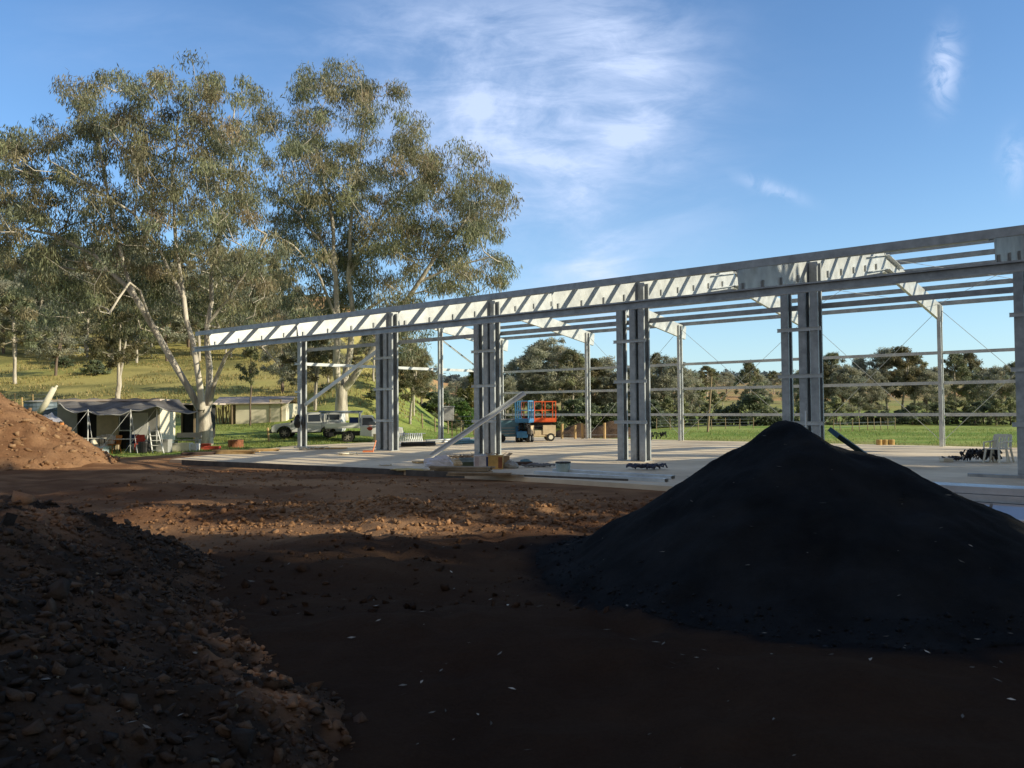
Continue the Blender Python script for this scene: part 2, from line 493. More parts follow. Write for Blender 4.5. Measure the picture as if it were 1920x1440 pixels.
def ground_colour(X, Y):
    u, v = uv_of(X, Y)
    n1 = fbm(X / 3, Y / 2, 4); n2 = fbm(X / 11 + 4, Y / 9, 4); n3 = fbm(X / 40 + 9, Y / 25, 4)
    dirt = lerp(np.array([.19, .095, .05]) + 0 * X[..., None], np.array([.42, .24, .125]), sst(.25, .72, n1 * .6 + fbm(X / .7, Y / .5, 3) * .4))
    # foreground shade painted into the dirt colour
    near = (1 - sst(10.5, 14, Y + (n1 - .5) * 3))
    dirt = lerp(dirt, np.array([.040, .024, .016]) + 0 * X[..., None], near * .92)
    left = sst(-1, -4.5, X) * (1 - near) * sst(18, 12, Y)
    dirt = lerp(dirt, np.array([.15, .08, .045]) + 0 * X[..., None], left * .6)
    g1 = lerp(np.array([.18, .29, .06]) + 0 * X[..., None], np.array([.42, .47, .14]), sst(.25, .75, n1 * .5 + n2 * .5))
    gold = np.array([.50, .42, .15])
    hillf = sst(58, 80, Y) * (1 - sst(-.2, -.1, X / np.maximum(Y, 1)))
    g = lerp(g1, gold + 0 * X[..., None], np.clip(hillf * (.8 + 1.4 * (n2 - .42)), 0, .95))
    far = sst(170, 300, Y)
    fc = lerp(np.array([.42, .34, .16]) + 0 * X[..., None], np.array([.55, .33, .16]), sst(.4, .6, n3))
    fc = lerp(fc, np.array([.14, .19, .07]) + 0 * X[..., None], sst(.5, .62, n2) * .6)
    g = lerp(g, fc, far)
    scr = sst(.50, .66, fbm(X / 7 + 2, Y / 4 + 8, 5)) * sst(70, 90, Y) * (1 - sst(160, 220, Y))
    g = lerp(g, np.array([.17, .17, .07]) + 0 * X[..., None], scr * .75)
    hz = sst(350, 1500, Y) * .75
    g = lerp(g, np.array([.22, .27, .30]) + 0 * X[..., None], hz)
    # dry strip just past the slab
    dry = np.exp(-((v - 19.5 - (n1 - .5) * 3) / 1.3) ** 2) * .7 * sst(8, 14, u)
    g = lerp(g, np.array([.36, .30, .13]) + 0 * X[..., None], dry)
    blk = sst(-.45, -.02, black_h(X, Y) + (fbm(X / .35, Y / .35, 4) - .5) * .7)
    dirt = lerp(dirt, np.array([.014, .015, .017]) + 0 * X[..., None], blk * .9)
    # grass mask
    gm_back = sst(15.8, 16.8, v + (n1 - .5) * 1.4)
    gm_left = sst(33.5, 35.2, Y + (n1 - .5) * 3 + sst(-14, -18, X) * 3) * sst(.5, 1.6, -u + (n1 - .5) * .8 + sst(31, 44, Y) * 0)
    gm = np.clip(gm_back + gm_left, 0, 1) * sst(28, 33, Y)
    gm = np.maximum(gm, sst(55, 62, Y))
    return lerp(dirt, g, gm), gm
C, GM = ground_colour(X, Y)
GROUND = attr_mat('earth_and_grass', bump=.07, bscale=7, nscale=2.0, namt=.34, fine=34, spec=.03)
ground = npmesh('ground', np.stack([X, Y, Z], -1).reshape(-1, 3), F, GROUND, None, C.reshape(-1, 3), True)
tag(ground, kind='structure')

# concrete slab with real edge
n = len(slab_pts)
sv = [Vector((p.x, p.y, 0)) for p in slab_pts] + [Vector((p.x, p.y, -.35)) for p in slab_pts]
slab = MB().add(sv, [tuple(range(n)), tuple(range(2 * n - 1, n - 1, -1))] + [(i, i + n, (i + 1) % n + n, (i + 1) % n) for i in range(n)]).build('concrete_slab', CONC)
tag(slab, kind='structure')

# ------------------------------------------------------------------ heaps
def heap(name, cx, cy, half, step, hfun, m, label, cat, cols=None):
    a = np.arange(-half[0], half[0], step); b = np.arange(-half[1], half[1], step)
    gx, gy = np.meshgrid(a + cx, b + cy)
    h = hfun(gx, gy)
    base = terr(gx, gy)
    z = np.where(h > 0, h + np.minimum(base, 0) * 0 - .12, base - .3)
    z = base + h
    keep = h > -.25
    ii = np.arange(gx.size).reshape(gx.shape)
    f = np.stack([ii[:-1, :-1], ii[:-1, 1:], ii[1:, 1:], ii[1:, :-1]], -1).reshape(-1, 4)
    k = keep.ravel()[f].all(1)
    f = f[k]
    used = np.unique(f); remap = np.zeros(gx.size, int); remap[used] = np.arange(len(used))
    pts = np.stack([gx - cx, gy - cy, z], -1).reshape(-1, 3)[used]
    cc = None if cols is None else cols(gx, gy, h).reshape(-1, 3)[used]
    o = npmesh(name, pts, remap[f], m, None, cc, True)
    o.location = (cx, cy, 0)
    return tag(o, label, cat)
heap('black_gravel_pile', 5.4, 10.0, (6.5, 5), .05, black_h, GRAVEL, 'tall cone of fine black crusher dust in the shaded right foreground', 'gravel pile')
def brown_h(x, y):
    dx, dy = x + 21.0, y - 30.6
    d = np.sqrt(dx * dx + (dy * 1.05) ** 2 + .5)
    h = 3.72 - .64 * d + (fbm(x / 1.1, y / 1.1, 4) - .5) * .55 + (fbm(x / .22, y / .22, 3) - .5) * .16
    return h
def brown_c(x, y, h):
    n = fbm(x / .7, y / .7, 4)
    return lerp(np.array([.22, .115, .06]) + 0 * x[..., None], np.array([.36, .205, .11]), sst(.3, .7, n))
SOIL = attr_mat('loose_brown_soil', bump=.09, bscale=7, nscale=3, namt=.3, fine=14, spec=.04)
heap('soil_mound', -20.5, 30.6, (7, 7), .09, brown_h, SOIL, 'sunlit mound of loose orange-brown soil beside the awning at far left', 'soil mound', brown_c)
def rock_h(x, y):
    # long spoil ridge, crest running away to the left
    ax, ay, bx, by = -2.85, 4.3, -5.9, 9.8
    t = np.clip(((x - ax) * (bx - ax) + (y - ay) * (by - ay)) / ((bx - ax) ** 2 + (by - ay) ** 2), -.35, 1.1)
    px_, py_ = ax + t * (bx - ax), ay + t * (by - ay)
    d = np.sqrt((x - px_) ** 2 + (y - py_) ** 2)
    side = ((x - ax) * (by - ay) - (y - ay) * (bx - ax)) > 0
    h = .76 - np.where(side, .40, .14) * d + .14 * t
    return h + (fbm(x / .8, y / .8, 4) - .5) * .42 + (fbm(x / .16, y / .16, 3) - .5) * .13
def sun_flecks(x, y):  # faint sun flecks painted into the spoil and clod colours
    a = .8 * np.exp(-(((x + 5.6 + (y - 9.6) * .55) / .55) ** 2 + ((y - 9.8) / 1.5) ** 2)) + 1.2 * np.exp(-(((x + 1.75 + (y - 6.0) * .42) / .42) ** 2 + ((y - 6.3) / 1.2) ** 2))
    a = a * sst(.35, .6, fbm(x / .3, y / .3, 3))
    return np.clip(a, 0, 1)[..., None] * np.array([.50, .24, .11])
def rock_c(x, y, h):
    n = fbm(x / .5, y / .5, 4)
    return lerp(np.array([.060, .043, .031]) + 0 * x[..., None], np.array([.15, .09, .055]), sst(.35, .75, n)) + sun_flecks(x, y)
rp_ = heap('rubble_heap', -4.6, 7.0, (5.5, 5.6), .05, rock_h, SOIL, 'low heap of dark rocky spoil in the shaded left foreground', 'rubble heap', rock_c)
def back_mound(name, px, py, hgt, rad, label):
    p = gp(px, py, -.2)
    f = lambda x, y: hgt - hgt / rad * np.sqrt((x - p.x) ** 2 * .7 + (y - p.y) ** 2 + .05) + (fbm(x / .6, y / .6, 3) - .5) * .35
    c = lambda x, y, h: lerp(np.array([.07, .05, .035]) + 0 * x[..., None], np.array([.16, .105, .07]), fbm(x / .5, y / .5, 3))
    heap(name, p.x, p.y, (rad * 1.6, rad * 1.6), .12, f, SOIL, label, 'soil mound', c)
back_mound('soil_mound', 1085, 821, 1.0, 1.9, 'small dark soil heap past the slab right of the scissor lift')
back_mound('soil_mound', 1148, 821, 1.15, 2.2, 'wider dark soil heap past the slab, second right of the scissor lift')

# clods, stones and leaf litter -- what nobody could count
def rocks_mesh(name, P, sizes, cols, m, parent=None, flat=.75):
    t = (1 + 5 ** .5) / 2
    iv = np.array([(-1, t, 0), (1, t, 0), (-1, -t, 0), (1, -t, 0), (0, -1, t), (0, 1, t), (0, -1, -t), (0, 1, -t), (t, 0, -1), (t, 0, 1), (-t, 0, -1), (-t, 0, 1)], float)
    iv /= np.linalg.norm(iv[0])
    fi = np.array([(0, 11, 5), (0, 5, 1), (0, 1, 7), (0, 7, 10), (0, 10, 11), (1, 5, 9), (5, 11, 4), (11, 10, 2), (10, 7, 6), (7, 1, 8), (3, 9, 4), (3, 4, 2), (3, 2, 6), (3, 6, 8), (3, 8, 9), (4, 9, 5), (2, 4, 11), (6, 2, 10), (8, 6, 7), (9, 8, 1)])
    k = len(P)
    V = iv[None] * (1 + (rng.random((k, 12, 1)) - .5) * .9) + rng.normal(0, .27, (k, 12, 3))
    V = V * np.stack([.7 + .6 * rng.random(k), .7 + .6 * rng.random(k), flat * (.6 + .6 * rng.random(k))], -1)[:, None, :]
    a = rng.random(k) * 2 * PI; ca, sa = np.cos(a)[:, None], np.sin(a)[:, None]
    V = np.stack([V[..., 0] * ca - V[..., 1] * sa, V[..., 0] * sa + V[..., 1] * ca, V[..., 2]], -1)
    tl = rng.normal(0, .55, (k, 1)); ct, st_ = np.cos(tl), np.sin(tl)
    V = np.stack([V[..., 0] * ct - V[..., 2] * st_, V[..., 1], V[..., 0] * st_ + V[..., 2] * ct], -1)
    V = V * sizes[:, None, None] + P[:, None, :]
    Fm = fi[None] + (np.arange(k) * 12)[:, None, None]
    return npmesh(name, V.reshape(-1, 3), Fm.reshape(-1, 3), m, parent, np.repeat(cols, 12, 0))
ROCK = attr_mat('clod', spec=.08, bump=.03, bscale=22, nscale=9, namt=.3, fine=50)
k = 42000
px_ = rng.uniform(-9.5, .2, k); py_ = rng.uniform(2.6, 12.4, k)
hh = rock_h(px_, py_)
ok = hh > -.18 + rng.random(k) * .2
px_, py_, hh = px_[ok], py_[ok], hh[ok]
sz = .009 + .038 * rng.random(len(px_)) ** 5.0
big_ = rng.random(len(px_)) < .002; sz[big_] = .06 + .045 * rng.random(big_.sum())
cb = lerp(np.array([.055, .044, .036]) + 0 * px_[:, None], np.array([.17, .11, .07]), rng.random(len(px_)) ** 2)
cb = cb + sun_flecks(px_, py_); pale = (rng.random(len(px_)) < .015) & (sz < .03); cb[pale] = (.26, .22, .15)
P = np.stack([px_, py_, terr(px_, py_) + hh + sz * .25], -1)
o = rocks_mesh('clods', P, sz, cb, ROCK)
o.parent = rp_; o.matrix_parent_inverse = Matrix.Translation((4.6, -7.0, 0)); tag(o, kind='stuff')
k = 11000
a_ = np.concatenate([rng.normal(-1.4, 3.0, k // 2), rng.uniform(-11, 3.4, k - k // 2)])
b_ = np.concatenate([rng.normal(15.4, 1.1, k // 2), rng.uniform(8, 27, k - k // 2)])
e_ = in_slab_soft(a_, b_); ok = (e_ < -.3) & (black_h(a_, b_) < -.05) & (rock_h(a_, b_) < 0)
a_, b_ = a_[ok], b_[ok]
sz = .010 + .050 * rng.random(len(a_)) ** 3.5
cc, _ = ground_colour(a_[None], b_[None])
cb = cc[0] * (.6 + .8 * rng.random((len(a_), 1)))
o = rocks_mesh('gravel', np.stack([a_, b_, terr(a_, b_) + sz * .2], -1), sz, cb, ROCK); tag(o, kind='stuff')
k = 26000
a_ = rng.uniform(-1, 10, k); b_ = rng.uniform(4, 14, k); h_ = black_h(a_, b_); ok = (h_ > -.22) & (h_ < .16) & (rng.random(k) < np.clip((h_ + .24) * 5, 0, 1) * .8)
a_, b_, h_ = a_[ok], b_[ok], h_[ok]; sz = .006 + .022 * rng.random(len(a_)) ** 4
cb = np.array([.02, .021, .023]) * (.7 + 1.1 * rng.random((len(a_), 1)))
o = rocks_mesh('spilled_grit', np.stack([a_, b_, terr(a_, b_) + np.maximum(h_, 0) + sz * .3], -1), sz, cb, ROCK); tag(o, kind='stuff')
k = 2600
a_ = rng.uniform(-27, -14, k); b_ = rng.uniform(24.5, 36, k); h_ = brown_h(a_, b_); ok = h_ > -.1
a_, b_, h_ = a_[ok], b_[ok], h_[ok]; sz = .03 + .11 * rng.random(len(a_)) ** 3
cb = lerp(np.array([.22, .12, .065]) + 0 * a_[:, None], np.array([.40, .25, .14]), rng.random(len(a_)))
mound = [x for x in col.objects if x.name == 'soil_mound'][0]
o = rocks_mesh('clods', np.stack([a_, b_, terr(a_, b_) + h_ + sz * .2], -1), sz, cb, ROCK)
o.parent = mound; o.matrix_parent_inverse = Matrix.Translation((20.5, -30.6, 0)); tag(o, kind='stuff')
# fallen gum leaves
k = 420
lx = rng.uniform(-3, 9, k); ly = 3.6 + 10 * rng.random(k) ** 1.3
lz = np.maximum(terr(lx, ly), terr(lx, ly) + black_h(lx, ly)) + .012
lz = np.maximum(lz, terr(lx, ly) + np.where(rock_h(lx, ly) > 0, rock_h(lx, ly), 0) + .02)
vs, fs, cs = [], [], []
for i in range(k):
    L = random.uniform(.01, .048); W = L * random.uniform(.12, .35); a = random.uniform(0, 2 * PI)
    d = Vector((math.cos(a), math.sin(a), random.uniform(-.1, .25))); s_ = Vector((-math.sin(a), math.cos(a), random.uniform(-.4, .4)))
    p = Vector((lx[i], ly[i], lz[i] + .006)); o_ = len(vs)
    bend = s_ * L * random.uniform(-.25, .25)
    vs += [p - d * L, p + s_ * W + bend, p + d * L, p - s_ * W + bend * .6]
    fs.append((o_, o_ + 1, o_ + 2, o_ + 3))
    g_ = random.uniform(.18, .6) * random.choice((1, .45, .45)); cs += [(g_, g_ * .88, g_ * .7)] * 4
LEAFLIT = attr_mat('leaf_litter', bump=.001, namt=.1)
tag(npmesh('leaf_litter', np.array([tuple(v) for v in vs]), np.array(fs), LEAFLIT, None, np.array(cs)), kind='stuff')

# grass tufts in the paddock beside the slab and behind it
def grass_patch(name, pts, hmin, hmax, w=.018):
    k = len(pts)
    P = np.array([(x, y, terr(np.array([x]), np.array([y]))[0]) for x, y in []]) if False else None
    x, y = pts[:, 0], pts[:, 1]; z = terr(x, y) - .01
    h = rng.uniform(hmin, hmax, k); a = rng.random(k) * PI; l = rng.normal(0, .35, (k, 2)) * h[:, None]
    dx, dy = np.cos(a) * w, np.sin(a) * w
    V = np.stack([np.stack([x - dx, y - dy, z], -1), np.stack([x + dx, y + dy, z], -1), np.stack([x + l[:, 0], y + l[:, 1], z + h], -1)], 1)
    Fm = (np.arange(k) * 3)[:, None] + np.arange(3)
    c = lerp(np.array([.14, .23, .05]) + 0 * x[:, None], np.array([.42, .42, .14]), rng.random(k))
    o = npmesh(name, V.reshape(-1, 3), Fm, LEAF, None, np.repeat(c, 3, 0))
    return tag(o, kind='stuff')
LEAF = attr_mat('leaves', rough=.5, trans=.38, spec=.35)
def tussocks():
    k = 60000
    x = rng.uniform(-75, -4, k); y = rng.uniform(62, 175, k)
    ok = (x / y < -.11) & (fbm(x / 5, y / 5, 4) > .47)
    x, y = x[ok], y[ok]; k = len(x); z = terr(x, y) - .02
    h = rng.uniform(.10, .42, k); a = rng.random(k) * PI; w = .07
    V = np.stack([np.stack([x - np.cos(a) * w, y - np.sin(a) * w, z], -1), np.stack([x + np.cos(a) * w, y + np.sin(a) * w, z], -1), np.stack([x + rng.normal(0, .1, k), y + rng.normal(0, .1, k), z + h], -1)], 1)
    c = lerp(np.array([.20, .22, .07]) + 0 * x[:, None], np.array([.55, .42, .18]), rng.random(k))
    o = npmesh('grass_tussocks', V.reshape(-1, 3), (np.arange(k) * 3)[:, None] + np.arange(3), LEAF, None, np.repeat(c, 3, 0))
    return tag(o, kind='stuff')
def pick(k, x0, x1, y0, y1, thr=.5):
    x = rng.uniform(x0, x1, k); y = rng.uniform(y0, y1, k)
    c, gm = ground_colour(x[None], y[None]); gm = gm[0]
    ok = (gm > thr) & (fbm(x / 1.2, y / 1.2, 3) > .40)
    return np.stack([x[ok], y[ok]], -1)
tussocks()
grass_patch('grass', np.concatenate([pick(52000, -24, -6, 33, 60), pick(42000, -9, 40, 30, 74)]), .04, .16, .02)

# ------------------------------------------------------------------ steel shed frame
shed = empty('steel_shed_frame', O0, 'long unclad galvanised steel portal frame standing on the concrete slab', 'shed frame', TH)
V3 = Vector
def ztop(v): return ZT + (v - VT) * (ZA - ZT) / (VR - VT) if v <= VR else ZA + (v - VR) * (ZB - ZA) / (VB - VR)
RD = .70
def front_column(u, single):
    zt = ztop(0)
    o = [(-.06, .26)] if single else [(-.32, .22), (.03, .23)]
    first = None
    for i, (du, dp) in enumerate(o):
        m = MB(); m.csec((u + du, 0, 0.02), (u + du, 0, zt - .06 if i else zt - .06), (0, 1, 0), (1, 0, 0), .38, dp, .014, .06)
        c = m.build('column', GALVD, shed)
        if first is None: first = c
    pl = MB().box((u - (.3 if not single else -.07), 0, .012), (1.15 if not single else .4, .5, .024)).build('base_plate', GALVD, first)
    if not single:
        MB().csec((u - .86, 0, .02), (u - .86, 0, 5.35), (0, 1, 0), (1, 0, 0), .34, .22, .014, .06).build('door_jamb', GALVD, shed)
    for z in (1.33, 2.72, 4.1):
        x0, x1 = (u - .95, u + .36) if not single else (u - .25, u + .22)
        MB().csec((x0, -.21, z), (x1, -.21, z), (0, 0, 1), (0, -1, 0), .11, .05, .008, .0).build('girt_stub', GALV, shed)
for i, u in enumerate(U): front_column(u + (.42 if i == 5 else 0), i == 0)
front_column(36.9, False)
for i, u in enumerate(U + [36.9]):
    zb = ztop(VB)
    MB().csec((u - .05, VB, -.0), (u - .05, VB, zb - .1), (0, 1, 0), (1, 0, 0), .34, .15, .012, .045).build('column', GALV, shed)
    # rafter: flat web to the right, lips behind
    m = MB()
    def seg(v0, v1, m=m, u=u):
        z0, z1 = ztop(v0) - RD / 2, ztop(v1) - RD / 2
        a, b = V3((u, v0, z0)), V3((u, v1, z1))
        ax = (b - a).normalized(); wd = ax.cross(V3((1, 0, 0))).normalized()
        m.csec(a, b, wd, (-1, 0, 0), RD, .12, .01, .03)
    seg(VT, VR); seg(VR, VB + .75)
    ra = m.build('rafter', GALV, shed)
    # splice bracket at the ridge
    b = MB()
    for z in (-.09, -RD + .10):
        b.bar((u + .085, VR - 2.1, ztop(VR - 2.1) + z), (u + .085, VR, ZA + z), .15, .02)
        b.bar((u + .085, VR, ZA + z), (u + .085, VR + 1.9, ztop(VR + 1.9) + z), .15, .02)
    b.build('ridge_bracket', GALV, ra)
    v = VT + .25
    while v < VR - .8:
        MB().box((u + .03, v, ztop(v) - .46), (.05, .07, .2)).build('cleat', GALVD, ra); v += 1.21
# end-wall mullion and girt
MB().csec((0, VM, 0), (0, VM, ztop(VM) - .5), (0, 1, 0), (1, 0, 0), .30, .15, .012, .045).build('column', GALV, shed)
MB().csec((-.22, -.2, 4.12), (-.22, VB + .2, 4.12), (0, 0, 1), (-1, 0, 0), .15, .06, .01, .02).build('girt', GALV, shed)
# purlins on the roof planes
UA, UB = -1.3, 38.0
v = VT
while v < VR - .2:
    z = ztop(v) + .1
    MB().csec((UA, v, z), (UB, v, z), (0, 0, 1), (0, 1, 0), .19, .07, .01, .02).build('purlin', GALVD, shed)
    v += 1.21
for v in (VR + .3, VR + 1.62, VR + 2.95, VR + 4.3, VR + 5.6, VR + 6.9, VB + .57):
    z = ztop(v) + .1
    MB().csec((UA, v, z), (UB, v, z), (0, 0, 1), (0, 1, 0), .19, .07, .01, .02).build('purlin', GALVD, shed)
# fascia channel under the rafter tips, and the strut behind the front columns
MB().csec((UA, VT - .03, ZL - .10), (UB, VT - .03, ZL - .10), (0, 0, 1), (0, -1, 0), .23, .09, .012, .03).build('fascia_channel', GALVD, shed)
MB().csec((.1, .24, 4.795), (UB, .24, 4.795), (0, 0, 1), (0, 1, 0), .155, .08, .012, .02).build('lintel_channel', GALVD, shed)
# rear wall girts and cross rods
for z in (1.38, 2.76, 4.08):
    MB().csec((-.2, VB + .22, z), (UB, VB + .22, z), (0, 0, 1), (0, 1, 0), .14, .06, .01, .02).build('girt', GALV, shed)
for i in (1, 2, 3, 4):
    a, b = U[i], (U + [36.9])[i + 1]
    for s in (0, 1):
        p, q = (a, b) if s else (b, a)
        MB().tube([(p, VB + .1, 6.0), (q, VB + .1, .2)], .011, 5).build('brace_rod', GALV, shed)
for i in (3, 4):
    a, b = U[i], (U + [36.9])[i + 1]
    for p, q in ((a, b), (b, a)):
        MB().tube([(p, VR + .5, ztop(VR + .5) - .1), (q, VB - .2, ZB - .1)], .009, 5).build('brace_rod', GALV, shed)
MB().csec((.05, VM, 5.9), (.05, VB, 3.2), (0, 0, 1), (1, 0, 0), .09, .05, .01, .0).build('brace', GALV, shed)
# long temporary brace between the first two front columns
a = at(571, 760, (O0 + DU * .3).y); b = at(717, 651, (O0 + DU * 5.8).y)
inv = Matrix.Rotation(-TH, 3, 'Z')
la, lb = inv @ (a - O0), inv @ (b - O0)
MB().bar(la, lb, .06, .17).build('brace', GALVB, shed)

# loose steel channel propped against the third column
a = gp(809, 858, 0.0); b = at(984, 737, (S(U[2] + .9, -.05)).y)
m = MB(); wd = (b - a).cross(V3((DV.x, DV.y, 0))).normalized()
m.csec(a + V3((0, 0, .06)), b, wd, -DV, .20, .09, .012, .03)
tag(m.build('steel_channel', GALVB), 'long loose galvanised channel leaning through the third column pair', 'steel channel')

# ------------------------------------------------------------------ trees
def tree_mesh_limbs(segs, n=7):
    """segs: arrays a,b,ra,rb"""
    A = np.array([s[0] for s in segs]); B = np.array([s[1] for s in segs])
    ra = np.array([s[2] for s in segs]); rb = np.array([s[3] for s in segs])
    d = B - A; L = np.linalg.norm(d, axis=1, keepdims=True); d = d / np.maximum(L, 1e-6)
    B = B + d * np.minimum(rb[:, None] * .5, L * .3)
    ref = np.where(np.abs(d[:, 2:3]) > .9, np.array([[1, 0, 0.]]), np.array([[0, 0, 1.]]))
    x = np.cross(d, ref); x /= np.linalg.norm(x, axis=1, keepdims=True); y = np.cross(d, x)
    ang = np.arange(n) * 2 * PI / n
    ring = x[:, None] * np.cos(ang)[None, :, None] + y[:, None] * np.sin(ang)[None, :, None]
    V = np.concatenate([A[:, None] + ring * ra[:, None, None], B[:, None] + ring * rb[:, None, None]], 1)
    i = np.arange(n); j = (i + 1) % n
    f = np.stack([i, j, j + n, i + n], -1)
    Fm = f[None] + (np.arange(len(segs)) * 2 * n)[:, None, None]
    return V.reshape(-1, 3), Fm.reshape(-1, 4)
def grow(limbs, clumps, tip=.018, power=.5, rmin=None, sag=.12):
    """limbs: list of polylines [(x,y,z,r)...]; clumps: centres. Returns segments."""
    pos = []; par = []; fixed = []
    for lb in limbs:
        prev = None
        for k in range(len(lb)):
            p = np.array(lb[k][:3]); r = lb[k][3]
            if k == 0:
                if pos:
                    d = [np.linalg.norm(q - p) for q in pos]; j = int(np.argmin(d))
                    if d[j] < .6 or True:
                        prev = j; 
                        if d[j] < .05: continue
                        pos.append(p); par.append(prev); fixed.append(r); prev = len(pos) - 1; continue
                pos.append(p); par.append(-1); fixed.append(r); prev = 0; continue
            q = np.array(lb[k - 1][:3]); nst = max(1, int(np.linalg.norm(p - q) / 1.0))
            for t in range(1, nst + 1):
                f = t / nst
                jit = rng.normal(0, .05, 3) * (0 if t == nst else 1)
                pos.append(q + (p - q) * f + jit); par.append(prev); fixed.append(lb[k - 1][3] + (r - lb[k - 1][3]) * f)
                prev = len(pos) - 1
    nfix = len(pos)
    base = pos[0]
    C = np.array(clumps)
    # connect nearest first
    PA = np.array(pos)
    mind = np.array([np.min(np.linalg.norm(PA - c, axis=1)) for c in C])
    order = np.argsort(mind)
    ends = []
    for ci in order:
        c = C[ci]; PA = np.array(pos)
        d = np.linalg.norm(PA - c, axis=1) + np.maximum(0, PA[:, 2] - c[2] + .2) * 1.6
        j = int(np.argmin(d)); a = PA[j]
        L = np.linalg.norm(c - a); nst = max(2, int(L / .8))
        side = rng.normal(0, .12 * L, 3)
        prev = j
        for t in range(1, nst + 1):
            f = t / nst
            p = a + (c - a) * f + side * math.sin(PI * f) + np.array([0, 0, -sag * L * math.sin(PI * f)])
            pos.append(p); par.append(prev); fixed.append(0); prev = len(pos) - 1
        ends.append(prev)
    cnt = np.zeros(len(pos)); 
    for e in ends:
        q = e
        while q >= 0: cnt[q] += 1; q = par[q]
    rad = np.maximum(tip * np.maximum(cnt, 1) ** power, np.array(fixed))
    segs = []
    for i in range(1, len(pos)):
        if par[i] < 0: continue
        rp = rad[par[i]]
        segs.append((pos[par[i]], pos[i], min(rp, rad[i] * 1.35), rad[i]))
    return segs
def leaves(centres, radii, per, L, W, pal, hang=.75, squash=.75, shade=None):
    """per leaf rhombus, hanging; colours vary by clump and by leaf"""
    c = np.repeat(centres, per, 0); k = len(c); r = np.repeat(radii, per)
    g = rng.normal(0, 1, (k, 3)); g /= np.linalg.norm(g, axis=1, keepdims=True)
    rr = rng.random(k) ** .45
    off = g * (rr * r)[:, None]; off[:, 2] *= squash
    p = c + off
    ax = rng.normal(0, 1, (k, 3)) * (1 - hang); ax[:, 2] -= hang * rng.uniform(.5, 1.3, k)
    ax /= np.linalg.norm(ax, axis=1, keepdims=True)
    sd = np.cross(ax, rng.normal(0, 1, (k, 3))); sd /= np.linalg.norm(sd, axis=1, keepdims=True)
    l = L * rng.uniform(.6, 1.4, k)[:, None]; w_ = W * rng.uniform(.6, 1.4, k)[:, None]
    V = np.stack([p, p + ax * l * .45 + sd * w_, p + ax * l, p + ax * l * .5 - sd * w_], 1)
    Fm = (np.arange(k) * 4)[:, None] + np.arange(4)
    pal = np.array(pal)
    ci = rng.random(len(centres)) * (len(pal) - 1)
    i0 = np.floor(ci).astype(int); f = (ci - i0)[:, None]
    cc = pal[i0] * (1 - f) + pal[np.minimum(i0 + 1, len(pal) - 1)] * f
    cc = cc * rng.uniform(.75, 1.25, (len(centres), 1))
    cc = np.repeat(cc, per, 0) * rng.uniform(.65, 1.4, (k, 1))
    return V.reshape(-1, 3), Fm, np.repeat(cc, 4, 0)
def bark(name, c1, c2, sc=1.2):
    return mat(name, c1, .85, 0, .1, sc, bump=.05, bscale=6, c2=c2, stretch=(1, 1, .28), dist=1.4, detail=12)
BARKP = bark('pale_gum_bark', (.28, .24, .19), (.84, .77, .65), 1.3)
BARKD = bark('grey_brown_bark', (.13, .095, .075), (.30, .23, .18))
GUM = [(.30, .31, .16), (.20, .23, .14), (.32, .28, .155), (.17, .195, .135), (.26, .275, .15), (.32, .25, .155)]
GREY = [(.34, .355, .27), (.43, .42, .31), (.28, .31, .24), (.44, .41, .29)]  # grey-green leaves, paled in the colour for distance haze

def big_gum(name, base, Y, limbs_px, ell, nclump, per, label, seed, rad=(.5, .95), depth=4.5, L=.30, W=.026, excl=()):
    global rng
    rng = np.random.default_rng(seed)
    b = at(*base, Y); b.z = T(b.x, b.y) - .1
    root = empty(name, b, label, 'gum tree')
    def P(px, py, dy): return np.array(at(px, py, Y + dy) - b)
    limbs = [[(*P(x, y, dy), r * .88) for x, y, dy, r in lb] for lb in limbs_px]
    limbs[0][0] = (0, 0, 0, limbs[0][0][3])
    wts = np.array([e[2] * e[3] for e in ell], float); wts /= wts.sum()
    cs = []
    for i in rng.choice(len(ell), nclump, p=wts):
        cx, cy, rx, ry = ell[i][:4]
        a = rng.random() * 2 * PI; q = rng.random() ** .5
        dep = rng.normal(0, depth * .55); qx, qy = cx + math.cos(a) * q * rx, cy + math.sin(a) * q * ry
        if any(((qx - e[0]) / e[2]) ** 2 + ((qy - e[1]) / e[3]) ** 2 < 1 for e in excl): dep = abs(dep) + 1.2
        cs.append(P(qx, qy, dep))
    cs = np.array(cs)
    segs = grow(limbs, cs, tip=.0125, power=.46)
    v, f = tree_mesh_limbs(segs, 8)
    npmesh('trunk', v, f, BARKP, root, None, True)
    rr = rng.uniform(*rad, len(cs))
    v, f, c = leaves(cs, rr, per, L, W, GUM, hang=.72)
    npmesh('crown', v, f, LEAF, root, c)
    return root
